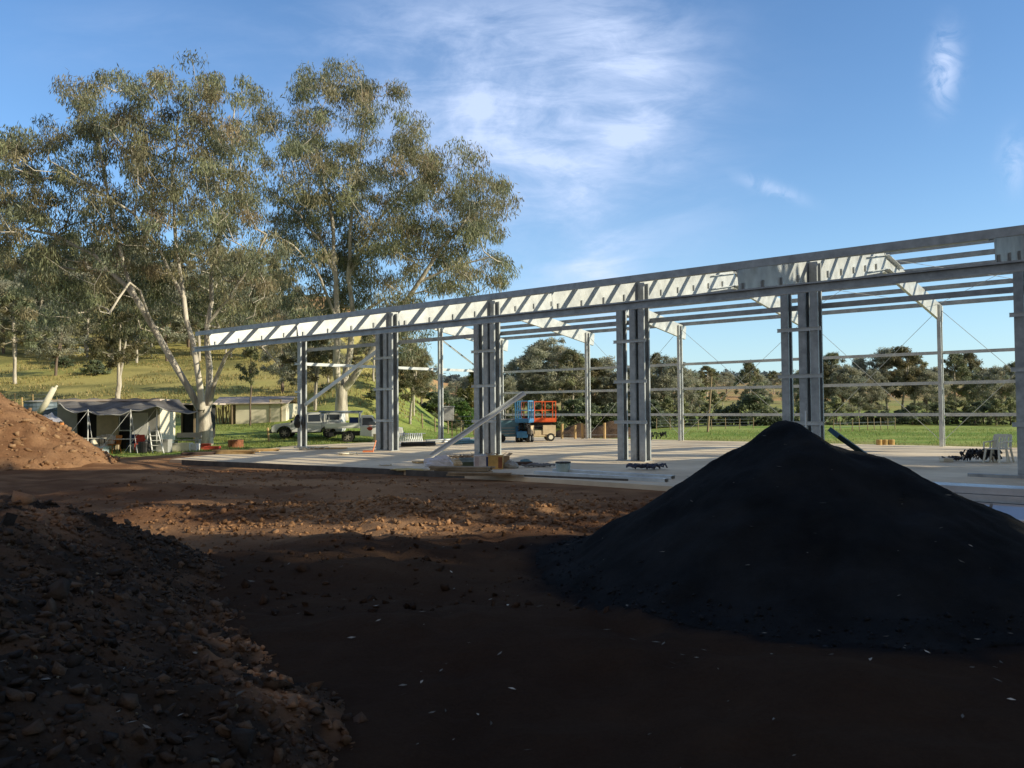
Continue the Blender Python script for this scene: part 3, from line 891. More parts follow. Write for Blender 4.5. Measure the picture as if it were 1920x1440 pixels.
T1 = [list(l_) for l_ in [[(383, 838, 0, .62), (383, 800, 0, .50), (381, 768, 0, .42)],
      [(379, 775, 0, .30), (352, 725, -.3, .25), (318, 668, -.6, .22), (285, 610, -1, .19), (255, 560, -1.2, .16), (232, 500, -1, .13), (212, 410, -.5, .10), (195, 320, 0, .08), (185, 240, .3, .05)],
      [(378, 768, -.3, .30), (371, 700, -.6, .24), (362, 640, -.8, .20), (345, 560, -.5, .17), (330, 460, 0, .13), (322, 340, .4, .10), (335, 210, .8, .06)],
      [(386, 768, .3, .32), (393, 690, .6, .26), (388, 610, .9, .21), (396, 520, 1.2, .17), (418, 410, 1.4, .12), (434, 290, 1.6, .09), (440, 200, 1.6, .05)],
      [(390, 770, .3, .24), (403, 715, 0, .17), (425, 665, -.8, .13), (452, 640, -1.4, .09), (490, 650, -2, .06), (520, 680, -2.2, .04)],
      [(345, 560, -.5, .14), (300, 470, -1, .11), (250, 400, -1.6, .08), (170, 350, -2, .07), (90, 300, -2.2, .04)],
      [(285, 610, -1, .12), (262, 545, -2, .09), (243, 530, -2.4, .08), (222, 560, -2.8, .07), (205, 588, -3, .03)],
      [(388, 610, .9, .12), (430, 560, .5, .09), (470, 500, 0, .07), (500, 440, .5, .04)],
      [(255, 560, -1.2, .10), (180, 480, -.5, .08), (100, 440, 0, .05), (50, 430, 0, .03)]]]
T1 = [T1[0]] + [[(x_, y_, d_, r_ * .82) for x_, y_, d_, r_ in l_] for l_ in T1[1:]]
E1 = [(190, 190, 85, 60), (335, 165, 70, 60), (430, 200, 70, 60), (75, 280, 70, 55), (190, 300, 110, 80), (340, 290, 105, 80), (445, 320, 60, 90), (50, 370, 60, 60), (130, 430, 120, 60),
      (300, 420, 130, 60), (415, 440, 75, 80), (50, 480, 65, 50), (5, 310, 45, 70), (0, 420, 40, 70), (120, 560, 90, 45), (190, 520, 120, 50), (330, 535, 100, 60), (440, 555, 80, 70), (470, 625, 60, 35), (240, 600, 60, 30), (500, 490, 30, 60)]
big_gum('gum_tree', (383, 838), 46, T1, E1, 690, 145, 'huge multi-stemmed pale gum tree standing right of the grey awning', 21, depth=5, excl=[(370, 620, 70, 130), (280, 600, 50, 80), (240, 560, 40, 40)])
T2 = [[(640, 790, 0, .62), (640, 755, 0, .50), (641, 728, 0, .46)],
      [(637, 732, 0, .34), (630, 680, -.5, .30), (632, 600, -.6, .24), (630, 520, -.4, .2), (624, 420, 0, .15), (606, 320, .3, .1), (585, 250, .5, .05)],
      [(640, 732, .3, .34), (655, 670, .6, .28), (664, 600, .8, .22), (652, 520, 1, .18), (660, 400, 1, .12), (672, 300, 1, .08), (690, 200, .8, .05)],
      [(645, 730, 0, .34), (690, 672, -.8, .26), (735, 600, -1.2, .22), (785, 530, -1.6, .19), (830, 462, -2, .14), (862, 430, -2, .10), (890, 380, -2, .05)],
      [(630, 520, -.4, .14), (600, 450, -1, .11), (560, 400, -1.6, .09), (515, 365, -2, .05)],
      [(632, 600, -.6, .14), (590, 500, -1.6, .1), (550, 460, -2.4, .07), (500, 430, -3, .04)],
      [(785, 530, -1.6, .12), (850, 500, -2, .09), (920, 482, -2.3, .04)],
      [(652, 520, 1, .13), (700, 430, 1.5, .10), (760, 350, 2, .08), (830, 300, 2, .04)],
      [(664, 600, .8, .12), (720, 560, 2, .1), (760, 620, 2.6, .07), (775, 680, 3, .04)]]
E2 = [(620, 165, 80, 48), (545, 225, 60, 60), (710, 215, 75, 60), (775, 245, 28, 40), (590, 330, 100, 75), (720, 320, 110, 60), (850, 315, 62, 45), (905, 375, 55, 45), (820, 410, 110, 55),
      (660, 430, 130, 65), (550, 430, 60, 55), (895, 440, 45, 30), (770, 500, 120, 45), (930, 505, 40, 30), (955, 385, 25, 20), (600, 530, 90, 60), (850, 525, 55, 25), (700, 575, 90, 35), (765, 640, 40, 55), (550, 600, 50, 50)]
big_gum('gum_tree', (640, 790), 61, T2, E2, 690, 150, 'tallest forked gum tree with cream trunk behind the white utes', 33, rad=(.7, 1.2), depth=6, L=.36, W=.030, excl=[(645, 600, 60, 130), (640, 450, 40, 60)])

# trees built once per kind, then copied
def tree_kind(kind, seed, h=10, spread=3.2, n=70, per=150, L=.42, W=.06, pal=GREY, bk=None, trunk_r=.16, clear=.3, lean=0, stems=1):
    """returns (trunk mesh, crown mesh)"""
    global rng
    rng = np.random.default_rng(seed)
    limbs = []
    for s in range(stems):
        a = rng.random() * 2 * PI
        ox, oy = math.cos(a) * spread * (.35 if stems > 1 else .12), math.sin(a) * spread * (.35 if stems > 1 else .12)
        limbs.append([(0, 0, -.3, trunk_r * 1.3), (ox * .15 + lean * .2, oy * .15, h * .25, trunk_r), (ox * .6 + lean * .6, oy * .6, h * .55, trunk_r * .7), (ox + lean, oy, h * .88, trunk_r * .3)])
    cs = []
    while len(cs) < n:
        t = rng.random() ** .8
        z = h * (clear + (1 - clear) * t)
        prof = spread * (math.sin(PI * min(1, .18 + .8 * t)) ** .7) * (.75 + .5 * rng.random())
        a = rng.random() * 2 * PI; q = rng.random() ** .5
        cs.append((math.cos(a) * q * prof + lean * t, math.sin(a) * q * prof, z * rng.uniform(.93, 1.03)))
    cs = np.array(cs)
    keep = fbm(cs[:, 0] / 1.4 + seed, cs[:, 2] / 1.2, 2) > .33
    cs = cs[keep]
    segs = grow(limbs, cs, tip=.02, power=.48)
    v, f = tree_mesh_limbs(segs, 5)
    to = npmesh('trunk', v, f, bk or BARKD, None, None, True)
    v, f, c = leaves(cs, rng.uniform(.3, .68, len(cs)) * spread / 3.0, per, L, W, pal, hang=.5)
    co = npmesh('crown', v, f, LEAF, None, c)
    tm, cm = to.data, co.data
    bpy.data.objects.remove(to); bpy.data.objects.remove(co)
    return tm, cm
KINDS = {
    'gum_a': tree_kind('gum', 101, 12, 3.6, 120, 115, .42, .05, GREY, BARKP),
    'gum_b': tree_kind('gum', 102, 12, 3.0, 105, 115, .42, .05, GUM[:4], BARKP, clear=.38),
    'gum_c': tree_kind('gum', 103, 12, 4.2, 130, 115, .42, .05, GREY, BARKD, stems=2, clear=.25),
    'gum_d': tree_kind('gum', 104, 12, 3.4, 95, 140, .42, .055, [(.24, .20, .10), (.19, .18, .10), (.15, .16, .09)], BARKP, stems=2, clear=.35),
    'oak': tree_kind('oak', 105, 7, 2.2, 70, 95, .45, .08, [(.22, .26, .16), (.30, .33, .19), (.38, .39, .20)], BARKD, clear=.08),
    'bush': tree_kind('bush', 106, 3.2, 2.4, 55, 110, .32, .07, [(.12, .15, .10), (.16, .20, .12), (.24, .27, .14)], BARKD, clear=.04, stems=3, trunk_r=.06),
    'green': tree_kind('green', 107, 4, 2.0, 55, 120, .3, .08, [(.10, .19, .04), (.14, .22, .05), (.07, .13, .03)], BARKD, clear=.15, stems=2, trunk_r=.07),
    'yellow': tree_kind('yellow', 108, 7, 2.2, 60, 95, .4, .08, [(.26, .20, .05), (.18, .17, .05), (.12, .13, .05)], BARKP, clear=.2),
    'thin': tree_kind('thin', 109, 10, 1.6, 30, 60, .45, .07, GUM, BARKD, clear=.55, trunk_r=.12),
}
rng = np.random.default_rng(5)
def plant(kind, x, y, h, label, cat='tree', group=None, rz=None, name='gum_tree', wide=1.0):
    base_h = {'oak': 7, 'bush': 3.2, 'green': 4, 'yellow': 7, 'thin': 10}.get(kind, 12)
    s = h / base_h
    tm, cm = KINDS[kind]
    root = empty(name, (x, y, T(x, y) - .05), label, cat, random.uniform(0, 6.28) if rz is None else rz, group)
    root.scale = (s * wide, s * wide, s)
    for nm, me in (('trunk', tm), ('crown', cm)):
        o = bpy.data.objects.new(nm, me); col.objects.link(o); o.parent = root
    return root
def plant_px(kind, px, Y, top, label, **kw):
    r = ray(px, top); x = r.x * Y
    h = H + r.z * Y - T(x, Y)
    return plant(kind, x, Y, max(h, .8), label, **kw)
# wooded hillside on the left, row by row
kk = ['gum_a', 'gum_b', 'gum_c', 'gum_d', 'gum_b', 'gum_a']
lab_hill = {'gum_a': 'grey-green gum tree in the wood on the left hillside', 'gum_b': 'slender pale-trunked gum in the wood on the left hillside',
            'gum_c': 'broad twin-stemmed dark gum in the wood on the left hillside', 'gum_d': 'olive-brown gum in the wood on the left hillside'}
i = 0
for Yr, pxs, top in ((121, range(-60, 560, 54), 545), (134, range(-70, 600, 46), 515), (150, range(-80, 700, 42), 485), (172, range(-60, 780, 50), 465), (200, range(-100, 800, 56), 470)):
    for px in pxs:
        k_ = kk[(i * 5 + 3) % 6]; i += 1
        q = px + random.uniform(-20, 20)
        tp = top + random.uniform(-35, 35) + max(0, q - 380) * .24 + (60 if q > 560 else 0)
        plant_px(k_, q, Yr + random.uniform(-8, 8), min(tp, 650), lab_hill[k_], group='gum trees of the wood on the left hillside', wide=random.uniform(.8, 1.15))
# named individuals
plant_px('gum_d', 222, 84, 560, 'forked gum on the grassy hill behind the awning', rz=1.0, wide=1.15)
plant_px('gum_b', 30, 98, 540, 'pale-stemmed gum on the hill at the left picture edge', wide=1.2)
plant_px('gum_c', 105, 104, 560, 'dark gum with low branches on the upper left hill', wide=1.1)
plant_px('thin', 469, 59, 640, 'thin red-barked sapling in front of the cream shed', wide=.9)
plant_px('gum_d', 590, 66, 600, 'pale-trunked gum between the cream shed and forked gum', wide=1.0)
plant_px('gum_b', 700, 78, 590, 'olive gum right behind the forked cream-trunked gum', wide=1.1)
plant_px('gum_c', 530, 88, 600, 'bushy gum on the slope above the cream shed', wide=1.1)
plant_px('gum_d', 768, 68, 660, 'leafy gum bush with reddish stems right of the utes', cat='bush', name='gum_bush', wide=1.1)
plant_px('gum_c', 560, 80, 640, 'round olive gum on the slope left of the forked gum trunk', wide=1.2)
plant_px('gum_a', 615, 86, 625, 'grey-green gum on the slope just left of the forked trunk', wide=1.2)
plant_px('gum_d', 668, 82, 650, 'low olive gum on the slope just right of the forked trunk', wide=1.3)
plant_px('gum_c', 722, 80, 655, 'bushy gum seen between second column pair and forked trunk', wide=1.2)
plant_px('bush', 700, 72, 735, 'olive scrub bush behind the tray truck', cat='bush', name='bush', wide=1.3)
plant_px('bush', 610, 74, 742, 'olive scrub bush behind the dual-cab ute', cat='bush', name='bush', wide=1.3)
plant_px('gum_d', 775, 74, 640, 'light olive gum leaning over the grassy knoll', wide=.8)
plant_px('green', 868, 74, 752, 'bright green round shrub beyond the meter box', cat='shrub', name='shrub', wide=1.1)
plant_px('yellow', 889, 78, 690, 'yellow-green young gum beyond the third column pair', wide=.8)
for px, Yq, tp in ((120, 112, 668), (178, 105, 676)):
    plant_px('bush', px, Yq, tp, 'dark scrub bush on the upper left hillside', cat='bush', name='bush', group='scrub bushes on the upper left hillside', wide=1.3)
plant_px('bush', 822, 88, 735, 'dark green bush on the knoll left of the mullion', cat='bush', name='bush', wide=1.5)
plant_px('thin', 857, 50, 775, 'low bare-branched sapling below the meter box', cat='sapling', name='sapling', wide=1.3)
# tree belt behind the paddock
belt = [(850, 112, 712, 'gum_c'), (872, 118, 705, 'gum_a'), (905, 110, 715, 'gum_b'), (932, 122, 700, 'gum_c'), (952, 108, 705, 'gum_a'), (972, 118, 668, 'gum_c'), (990, 112, 662, 'gum_a'), (1012, 120, 640, 'gum_b'),
        (1030, 112, 628, 'gum_c'), (1052, 118, 648, 'gum_a'), (1072, 110, 655, 'gum_b'), (1092, 120, 672, 'gum_c'), (1112, 114, 672, 'gum_d'), (1135, 122, 668, 'gum_a'), (1158, 112, 690, 'gum_c'), (1180, 118, 688, 'gum_b'),
        (1205, 112, 676, 'gum_a'), (1228, 118, 662, 'gum_d'), (1252, 112, 664, 'gum_c'), (1272, 118, 680, 'gum_a'), (1292, 114, 712, 'gum_c'), (1312, 118, 722, 'oak'), (1338, 112, 735, 'oak'),
        (1404, 124, 678, 'gum_b'), (1425, 150, 700, 'gum_a'), (1496, 150, 690, 'gum_c'), (1512, 120, 690, 'gum_b'), (1540, 114, 680, 'gum_d'), (1560, 118, 662, 'gum_b'), (1585, 112, 680, 'gum_c'), (1610, 120, 668, 'gum_a'), (1634, 112, 690, 'gum_c'),
        (1660, 118, 652, 'gum_a'), (1688, 114, 650, 'gum_d'), (1712, 120, 665, 'gum_b'), (1738, 112, 690, 'gum_c'), (1760, 118, 688, 'gum_a'), (1790, 114, 662, 'gum_b'), (1815, 120, 660, 'gum_d'), (1842, 118, 690, 'gum_a'),
        (1870, 112, 682, 'gum_c'), (1898, 118, 680, 'gum_b'), (1925, 112, 678, 'gum_a'), (1960, 118, 670, 'gum_c')]
lb = {'gum_a': 'grey-green gum in the tree belt beyond the paddock', 'gum_b': 'slim pale-stemmed gum in the tree belt beyond the paddock', 'gum_c': 'dark broad gum in the tree belt beyond the paddock',
      'gum_d': 'olive twin-stemmed gum in the tree belt beyond the paddock', 'oak': 'bushy dark tree in the low gap of the paddock belt'}
for px, Yb, tp, k_ in belt:
    plant_px(k_, px, Yb, tp, lb[k_], group='trees of the belt beyond the paddock', wide=random.uniform(.85, 1.15))
for px in range(860, 1960, 23):
    if 1380 < px < 1462 : continue
    k_ = random.choice(['oak', 'oak', 'bush', 'bush', 'yellow' if random.random() < .35 else 'oak'])
    tp = random.uniform(745, 775)
    if 1290 < px < 1500: tp = random.uniform(776, 784)
    plant_px(k_, px + random.uniform(-6, 6), random.uniform(103, 108), tp, {'oak': 'low dark tree at the foot of the paddock belt', 'bush': 'dark green bush at the foot of the paddock belt', 'yellow': 'yellowing small tree at the foot of the paddock belt'}[k_],
             group='undergrowth at the foot of the paddock belt', name='bush' if k_ == 'bush' else 'small_tree', cat='bush' if k_ == 'bush' else 'tree', wide=random.uniform(1.0, 1.5))
plant_px('bush', 1412, 104, 742, 'large round dark evergreen bush at the paddock edge', cat='bush', name='bush', wide=1.25)
plant_px('bush', 1372, 106, 762, 'small dark bush left of the round evergreen bush', cat='bush', name='bush', wide=1.3)
plant_px('bush', 1448, 107, 765, 'small dark bush right of the round evergreen bush', cat='bush', name='bush', wide=1.3)
plant_px('oak', 1478, 104, 738, 'narrow dark column-shaped tree beside the fifth column', wide=.45, name='small_tree')
# scattered trees on the far hills
i = 0
for px, Yf, tp in [(1290, 300, 694), (1310, 310, 698), (1325, 290, 686), (1343, 320, 700), (1362, 330, 696), (1450, 340, 696), (1465, 330, 700), (1490, 420, 702), (1380, 420, 706), (1435, 300, 712), (1478, 260, 728), (1355, 230, 735),
                   (1575, 380, 690), (1650, 420, 698), (1700, 380, 694), (1765, 400, 696), (1810, 420, 694), (1860, 380, 690), (1905, 400, 694), (1640, 300, 712), (1830, 290, 712), (1740, 300, 715), (1890, 320, 705), (1120, 400, 700), (1180, 380, 702), (950, 420, 706), (1270, 330, 700)]:
    plant_px(['gum_a', 'gum_c', 'gum_b'][i % 3], px, Yf, tp, 'tiny distant gum tree on the far brown hills', group='scattered trees on the far hills', wide=1.5); i += 1
# a far-off wood along the skyline, one mass
cs = []
for a in np.linspace(-.30, .80, 420):
    Yd = rng.uniform(560, 900)
    x = a * Yd; cs.append((x, Yd, T(x, Yd) + rng.uniform(1.5, 7)))
v, f, c = leaves(np.array(cs), rng.uniform(4, 8, len(cs)), 60, 3.0, 1.1, [(.10, .13, .13), (.13, .16, .17)], hang=.2, squash=.6)
tag(npmesh('distant_wood', v, f, LEAF, None, c), kind='stuff')

# shade trees standing out of frame to the right: the sun comes through them
def shade_tree(x, y, h, spread, n, label):
    global rng
    limbs = [[(0, 0, -.3, .4), (0, 0, h * .4, .3), (.3, .2, h * .85, .12)]]
    cs = np.array([(rng.normal(0, spread * .45), rng.normal(0, spread * .45), h * rng.uniform(.22, 1)) for _ in range(n)])
    root = empty('gum_tree', (x, y, -.1), label, 'tree', 0, 'shade trees standing out of frame to the right')
    v, f = tree_mesh_limbs(grow(limbs, cs, tip=.03), 5); npmesh('trunk', v, f, BARKP, root, None, True)
    v, f, c = leaves(cs, rng.uniform(1.0, 1.7, len(cs)), 60, .8, .2, GUM); npmesh('crown', v, f, LEAF, root, c)
SH = dict(label='broad gum tree casting shade over the yard')
for x, y, h, s, n in [(27, -15, 17, 6, 130), (25, -9.5, 17, 6, 150), (27, -4.5, 16, 5.5, 150), (24, -.6, 14.5, 3.4, 130), (30, -1.5, 13.5, 3.0, 90), (22, -16, 17, 5, 120), (36, -9, 20, 6, 130),
                      (24.5, 6.4, 16.0, 1.2, 8), (25, 10.9, 17.0, 1.9, 150), (25.5, 13.4, 16.5, 2.1, 150), (24.5, 16.2, 12.5, 1.9, 110), (25, 18.2, 11.0, 1.7, 70), (50, 16.5, 18.5, 2.6, 40)]:
    shade_tree(x, y, h * 1.05, s, n, SH['label'])
#TAIL
# ------------------------------------------------------------------ camp on the left: cabin, awning, tank, sheds
def X(px, Y): return ray(px, 768).x * Y
def zat(py, Y, px=300): return at(px, py, Y).z
# fibro cabin with flat roof
cY = 41.6
cx0, cx1 = X(112, cY), X(297, cY)
zb = T((cx0 + cx1) / 2, cY) - .1
ztc = zat(752, cY)
cab = empty('cabin', ((cx0 + cx1) / 2, cY, zb), 'low grey fibro cabin behind the scalloped grey awning', 'cabin')
hw = (cx1 - cx0) / 2; hh_ = ztc - zb
def cwall(a, b, z0=0, z1=None, m=GREYW, nm='wall', y=0): 
    z1 = z1 if z1 is not None else hh_
    return MB().box(((a + b) / 2, y, (z0 + z1) / 2), (b - a, .1, z1 - z0)).build(nm, m, cab)
# front wall split round two openings
cwall(-hw, -hw + .9); cwall(-hw + 1.9, -hw + 3.0, m=BEIGE); cwall(-hw + 4.0, hw, m=GREYW)
cwall(-hw + .9, -hw + 1.9, 2.05, None, GREYW); cwall(-hw + 3.0, -hw + 4.0, 2.05, None, GREYW)
MB().box((hw + .05, .9, hh_ / 2), (.1, 1.9, hh_)).build('wall', CREAM, cab)  # sunlight on the end wall put into a paler colour
MB().box((-hw - .05, .9, hh_ / 2), (.1, 1.9, hh_)).build('wall', GREYW, cab)
MB().box((0, 1.9, hh_ / 2), (2 * hw, .1, hh_)).build('wall', GREYW, cab)
MB().box((0, .9, hh_ + .06), (2 * hw + .4, 2.4, .1)).build('roof', TIN, cab)
MB().box((-hw + 1.4, .35, 1.0), (.9, .05, 2.0)).build('door', DARKW, cab)  # dark panel standing in for the shade inside the doorway
wn = MB().box((-hw + 3.5, -.02, 1.5), (.95, .06, .9)).build('window', WHITE, cab)
MB().box((-hw + 3.5, -.06, 1.5), (.82, .02, .78)).build('pane', GLASS, wn)
MB().box((-hw + 3.5, .3, .55), (.95, .05, 1.0)).build('opening_shade', DARKW, cab)  # dark panel for the shade inside the second opening
MB().box((0, .9, .05), (2 * hw - .1, 1.7, .1)).build('floor', DARKW, cab)
MB().box((hw - .9, -.07, 1.0), (.8, .04, 1.95)).build('door', WHITE, cab)
# awning of shade cloth on poles
aw = empty('shade_awning', (X(230, 38.2), 38.2, T(X(230, 38.2), 38.2)), 'grey shade cloth awning with scalloped front edge on white poles', 'awning')
gz = aw.location.z
poles = [(165, 38.0), (245, 38.0), (294, 38.4)]
nu, nv = 60, 14
edge = [(112, 757), (122, 768), (140, 773), (165, 772), (185, 777), (205, 779), (225, 777), (245, 771), (258, 771), (275, 766), (294, 763), (312, 768), (335, 774), (352, 775), (372, 771)]
vs = []
for j in range(nv):
    t = j / (nv - 1)
    for i in range(nu):
        s_ = i / (nu - 1)
        pe = 112 + s_ * 258
        for q in range(len(edge) - 1):
            if edge[q][0] <= pe <= edge[q + 1][0]:
                f_ = (pe - edge[q][0]) / (edge[q + 1][0] - edge[q][0]); ye = edge[q][1] + (edge[q + 1][1] - edge[q][1]) * f_
        pb = 108 + s_ * (336 - 108)
        a_ = at(pb, 747.5 + (2.5 if s_ > .88 else 0), 41.8); b_ = at(pe, ye, 38.0)
        p = a_.lerp(b_, t); p.z -= math.sin(PI * t) * .16 + .03 * math.sin(s_ * 37 + t * 4)
        vs.append(p - aw.location)
fs = [(j * nu + i, j * nu + i + 1, (j + 1) * nu + i + 1, (j + 1) * nu + i) for j in range(nv - 1) for i in range(nu - 1)]
MB().add(vs, fs).build('shade_cloth', CLOTH, aw, smooth=True)
hem = [vs[(nv - 1) * nu + i] for i in range(nu)]
MB().tube(hem, .025, 5).build('hem', mat('pale_hem', (.45, .45, .43), .8), aw)
for px, Yp in poles:
    b_ = Vector((X(px, Yp), Yp, T(X(px, Yp), Yp))); tpx = at(px, 770 if px < 290 else 763, Yp)
    MB().tube([b_ - aw.location, Vector((b_.x, b_.y, tpx.z + .05)) - aw.location], .026, 6).build('pole', WHITE, aw)
    for dx in ((-1.3, -.2), (.55, -.5)):
        MB().tube([Vector((b_.x, b_.y, tpx.z)) - aw.location, b_ + Vector((dx[0] * 1.1, dx[1] * 1.2, 0)) - aw.location], .010, 4).build('guy_rope', WHITE, aw)
# dark carport to the right of the cabin
cp = empty('carport', (X(338, 48.5), 48.5, T(X(338, 48.5), 48.5)), 'dark open lean-to between the cabin and the pale gum', 'lean-to')
zc = zat(759, 48.5) - cp.location.z
for dx in (-1.1, .85):
    for dy in (0, 3):
        MB().box((dx, dy, zc / 2), (.1, .1, zc)).build('post', WOOD, cp)
MB().prism([(-1.3, zc), (1.5, zc - .02), (1.5, zc + .08), (-1.3, zc + .1)], -.3, 3.4).build('roof', TIN, cp)
MB().box((-.1, 3.1, zc / 2), (2.0, .08, zc)).build('back_wall', DARKW, cp)
MB().box((.95, 1.5, zc / 2), (.08, 3.0, zc)).build('side_wall', DARKW, cp)
# blue-grey tank at far left
tk = empty('water_tank', (X(80, 43.5), 43.5, T(X(80, 43.5), 43.5) - .2), 'round blue-grey water tank left of the cabin', 'water tank')
zt_ = zat(752, 43.5) - tk.location.z
m = MB(); prof = []
for i in range(28):
    prof.append((.86 + .018 * (i % 2), zt_ * i / 27))
m.lathe(prof, n=28).build('shell', mat('tank_steel', (.16, .21, .25), .55, .2, .2, 2), tk, smooth=False)
MB().lathe([(.92, zt_), (.92, zt_ + .04), (.2, zt_ + .12)], n=28).build('lid', GREYW, tk)
# leaning whitewashed log and white tarp
a, b = at(70, 778, 40.5), at(102, 727, 40.5)
m = MB(); m.tube([a, a.lerp(b, .4) + Vector((.05, 0, 0)), b], [.14, .16, .12], 9); m.tube([a.lerp(b, .8), a.lerp(b, .93) + Vector((.2, 0, .2))], [.07, .05], 6)
tag(m.build('log', mat('bleached_log', (.72, .68, .52), .8, 0, .15, 3), smooth=True), 'bleached white log leaning up over the tank and tarp', 'log')
a, b, c_, d_ = at(46, 777, 37), at(97, 774, 39.5), at(118, 790, 37.5), at(62, 785, 36)
vs = []; 
for j in range(9):
    for i in range(13):
        p = a.lerp(b, i / 12).lerp(d_.lerp(c_, i / 12), j / 8); p.z -= .12 * math.sin(PI * i / 12) + .03 * math.sin(i * 2 + j); vs.append(p)
tp = empty('tarpaulin', a, 'white tarpaulin sheet stretched beside the soil mound at far left', 'tarpaulin')
MB().add([v - a for v in vs], [(j * 13 + i, j * 13 + i + 1, (j + 1) * 13 + i + 1, (j + 1) * 13 + i) for j in range(8) for i in range(12)]).build('sheet', FILM, tp, smooth=True)
for p in (a, b, c_, d_):
    MB().tube([p - a, Vector((p.x, p.y, T(p.x, p.y) - .1)) - a], .025, 5).build('pole', WOOD, tp)
p = gp(120, 822, 0); p.y = 36.5; p.x = X(119, 36.5)
tag(MB().tube([(p.x, p.y, -.3), (p.x - .08, p.y, zat(791, 36.5))], [.12, .10], 8).build('bollard_post', mat('orange_timber', (.62, .25, .08), .8, 0, .2, 3)), 'orange timber post standing between tarp and awning', 'post')
# cream shed
sY = 61
sx0, sx1 = X(442, sY), X(536, sY)
sz0 = T((sx0 + sx1) / 2, sY) - .15
sh = empty('cream_shed', ((sx0 + sx1) / 2, sY, sz0), 'cream clad shed with pale tin gable roof behind the red-barked sapling', 'shed')
hs = (sx1 - sx0) / 2; zw = zat(757, sY, 500) - sz0; zr = zat(745, sY + 2, 500) - sz0
MB().box((0, 2, zw / 2), (2 * hs, 4, zw)).build('wall', CREAM, sh)
lp = empty  # keep helper name short
MB().add([(-hs - 1.6, -.3, zw - .02), (hs + .25, -.3, zw - .02), (hs + .25, 2, zr), (-hs - 1.9, 2, zr), (-hs - 1.6, 4.3, zw), (hs + .25, 4.3, zw),
          (-hs - 1.6, -.3, zw + .05), (hs + .25, -.3, zw + .05), (hs + .25, 2, zr + .07), (-hs - 1.9, 2, zr + .07), (-hs - 1.6, 4.3, zw + .07), (hs + .25, 4.3, zw + .07)],
         [(0, 3, 2, 1), (3, 4, 5, 2), (6, 7, 8, 9), (9, 8, 11, 10), (0, 1, 7, 6), (1, 2, 8, 7), (2, 5, 11, 8), (0, 6, 9, 3), (3, 9, 10, 4), (4, 10, 11, 5)]).build('roof', TIN, sh)
dr = MB().box((hs - .75, -.03, .95), (.8, .05, 1.9)).build('door', mat('shed_door', (.62, .58, .45), .6), sh)
MB().box((hs - .75, -.065, 1.88), (.9, .03, .05)).box((hs - 1.17, -.065, .93), (.05, .03, 1.88)).box((hs - .33, -.065, .93), (.05, .03, 1.88)).build('door_frame', WOOD, dr)
MB().box((-hs - .8, 3.9, zw / 2), (1.6, .08, zw)).build('back_wall', DARKW, sh)
for dx in (-1.5, -.2): MB().box((-hs + dx, -.2, zw / 2), (.09, .09, zw)).build('post', WOOD, sh)
MB().box((-.5, -.04, zw - .08), (2 * hs - 1, .03, .03)).build('rail', WOOD, sh)
# firewood under the lean-to
fw = MB()
for i in range(26):
    a = Vector((sx0 - 1.75 + random.random() * 1.7, sY + .4 + random.random(), sz0 + .1)); fw.tube([a, a + Vector((random.uniform(-.25, .25), random.uniform(-.1, .2), random.uniform(.9, 1.7)))], .045, 5)
fo = fw.build('branch_stack', WOOD); tag(fo, 'stack of grey branches under the lean-to of the cream shed', 'branches', kind='stuff')

# camp furniture
def chair(name, x, y, rz, m, label, h=.85):
    r = empty(name, (x, y, T(x, y)), label, 'chair', rz)
    MB().box((0, 0, .43), (.46, .46, .035)).build('seat', m, r, bevel=.01)
    MB().bar((0, .22, .45), (0, .30, h), .44, .03, up=(0, 1, 0)).build('backrest', m, r)
    for sx in (-1, 1):
        for sy in (-1, 1): MB().bar((sx * .19, sy * .19, .42), (sx * .23, sy * .24, 0), .03, .03).build('leg', m, r)
        MB().bar((sx * .24, -.2, .62), (sx * .24, .26, .66), .04, .03).build('armrest', m, r)
    return r
def table(name, px, Y, L, Wd, h, m, label, rz=0):
    x = X(px, Y); r = empty(name, (x, Y, T(x, Y)), label, 'table', rz)
    MB().box((0, 0, h), (L, Wd, .035)).build('tabletop', m, r)
    for sx in (-1, 1):
        for sy in (-1, 1): MB().bar((sx * (L / 2 - .08), sy * (Wd / 2 - .06), h), (sx * (L / 2 - .02), sy * (Wd / 2), 0), .03, .03).build('leg', BLACK, r)
    return r
table('folding_table', 170, 38.4, 1.2, .6, .70, PLASTW, 'small pale folding table left of the first awning pole')
table('folding_table', 236, 38.9, .9, .55, .68, WHITE, 'white topped table between the first two awning poles')
chair('camp_chair', X(150, 38), 38.0, 2.6, PLASTW, 'cream plastic armchair at the left end of the awning')
chair('camp_chair', X(213, 38.8), 38.8, -.5, mat('orange_fabric', (.55, .22, .05), .9, 0, .2, 6), 'orange fabric camp chair under the middle of the awning')
chair('camp_chair', X(262, 38.9), 38.9, .4, RED, 'red camp chair beside the black drum')
chair('camp_chair', X(249, 39.6), 39.6, .2, DBLUE, 'dark blue camp chair behind the second awning pole')
def cyl(name, px, Y, r, h, m, label, cat, prof=None, dz=0):
    x = X(px, Y); o = MB().lathe(prof or [(r * .96, 0), (r, h * .1), (r * .97, h * .5), (r, h * .9), (r * .96, h)], n=18).build(name, m, smooth=False)
    o.location = (x, Y, T(x, Y) + dz); return tag(o, label, cat)
sofa = empty('armchair', (X(194, 39.0), 39.0, T(X(194, 39), 39)), 'pale round-backed armchair under the left half of the awning', 'armchair')
MB().lathe([(.05, .15), (.42, .16), (.5, .3), (.5, .42), (.1, .45)], n=16).build('seat', PLASTW, sofa, smooth=True)
m = MB()
for i in range(9):
    a = PI * i / 8; m.tube([(.45 * math.cos(a), .42 * math.sin(a), .35), (.52 * math.cos(a), .48 * math.sin(a), .62 + .25 * math.sin(a))], .11, 7)
m.build('backrest', PLASTW, sofa, smooth=True)
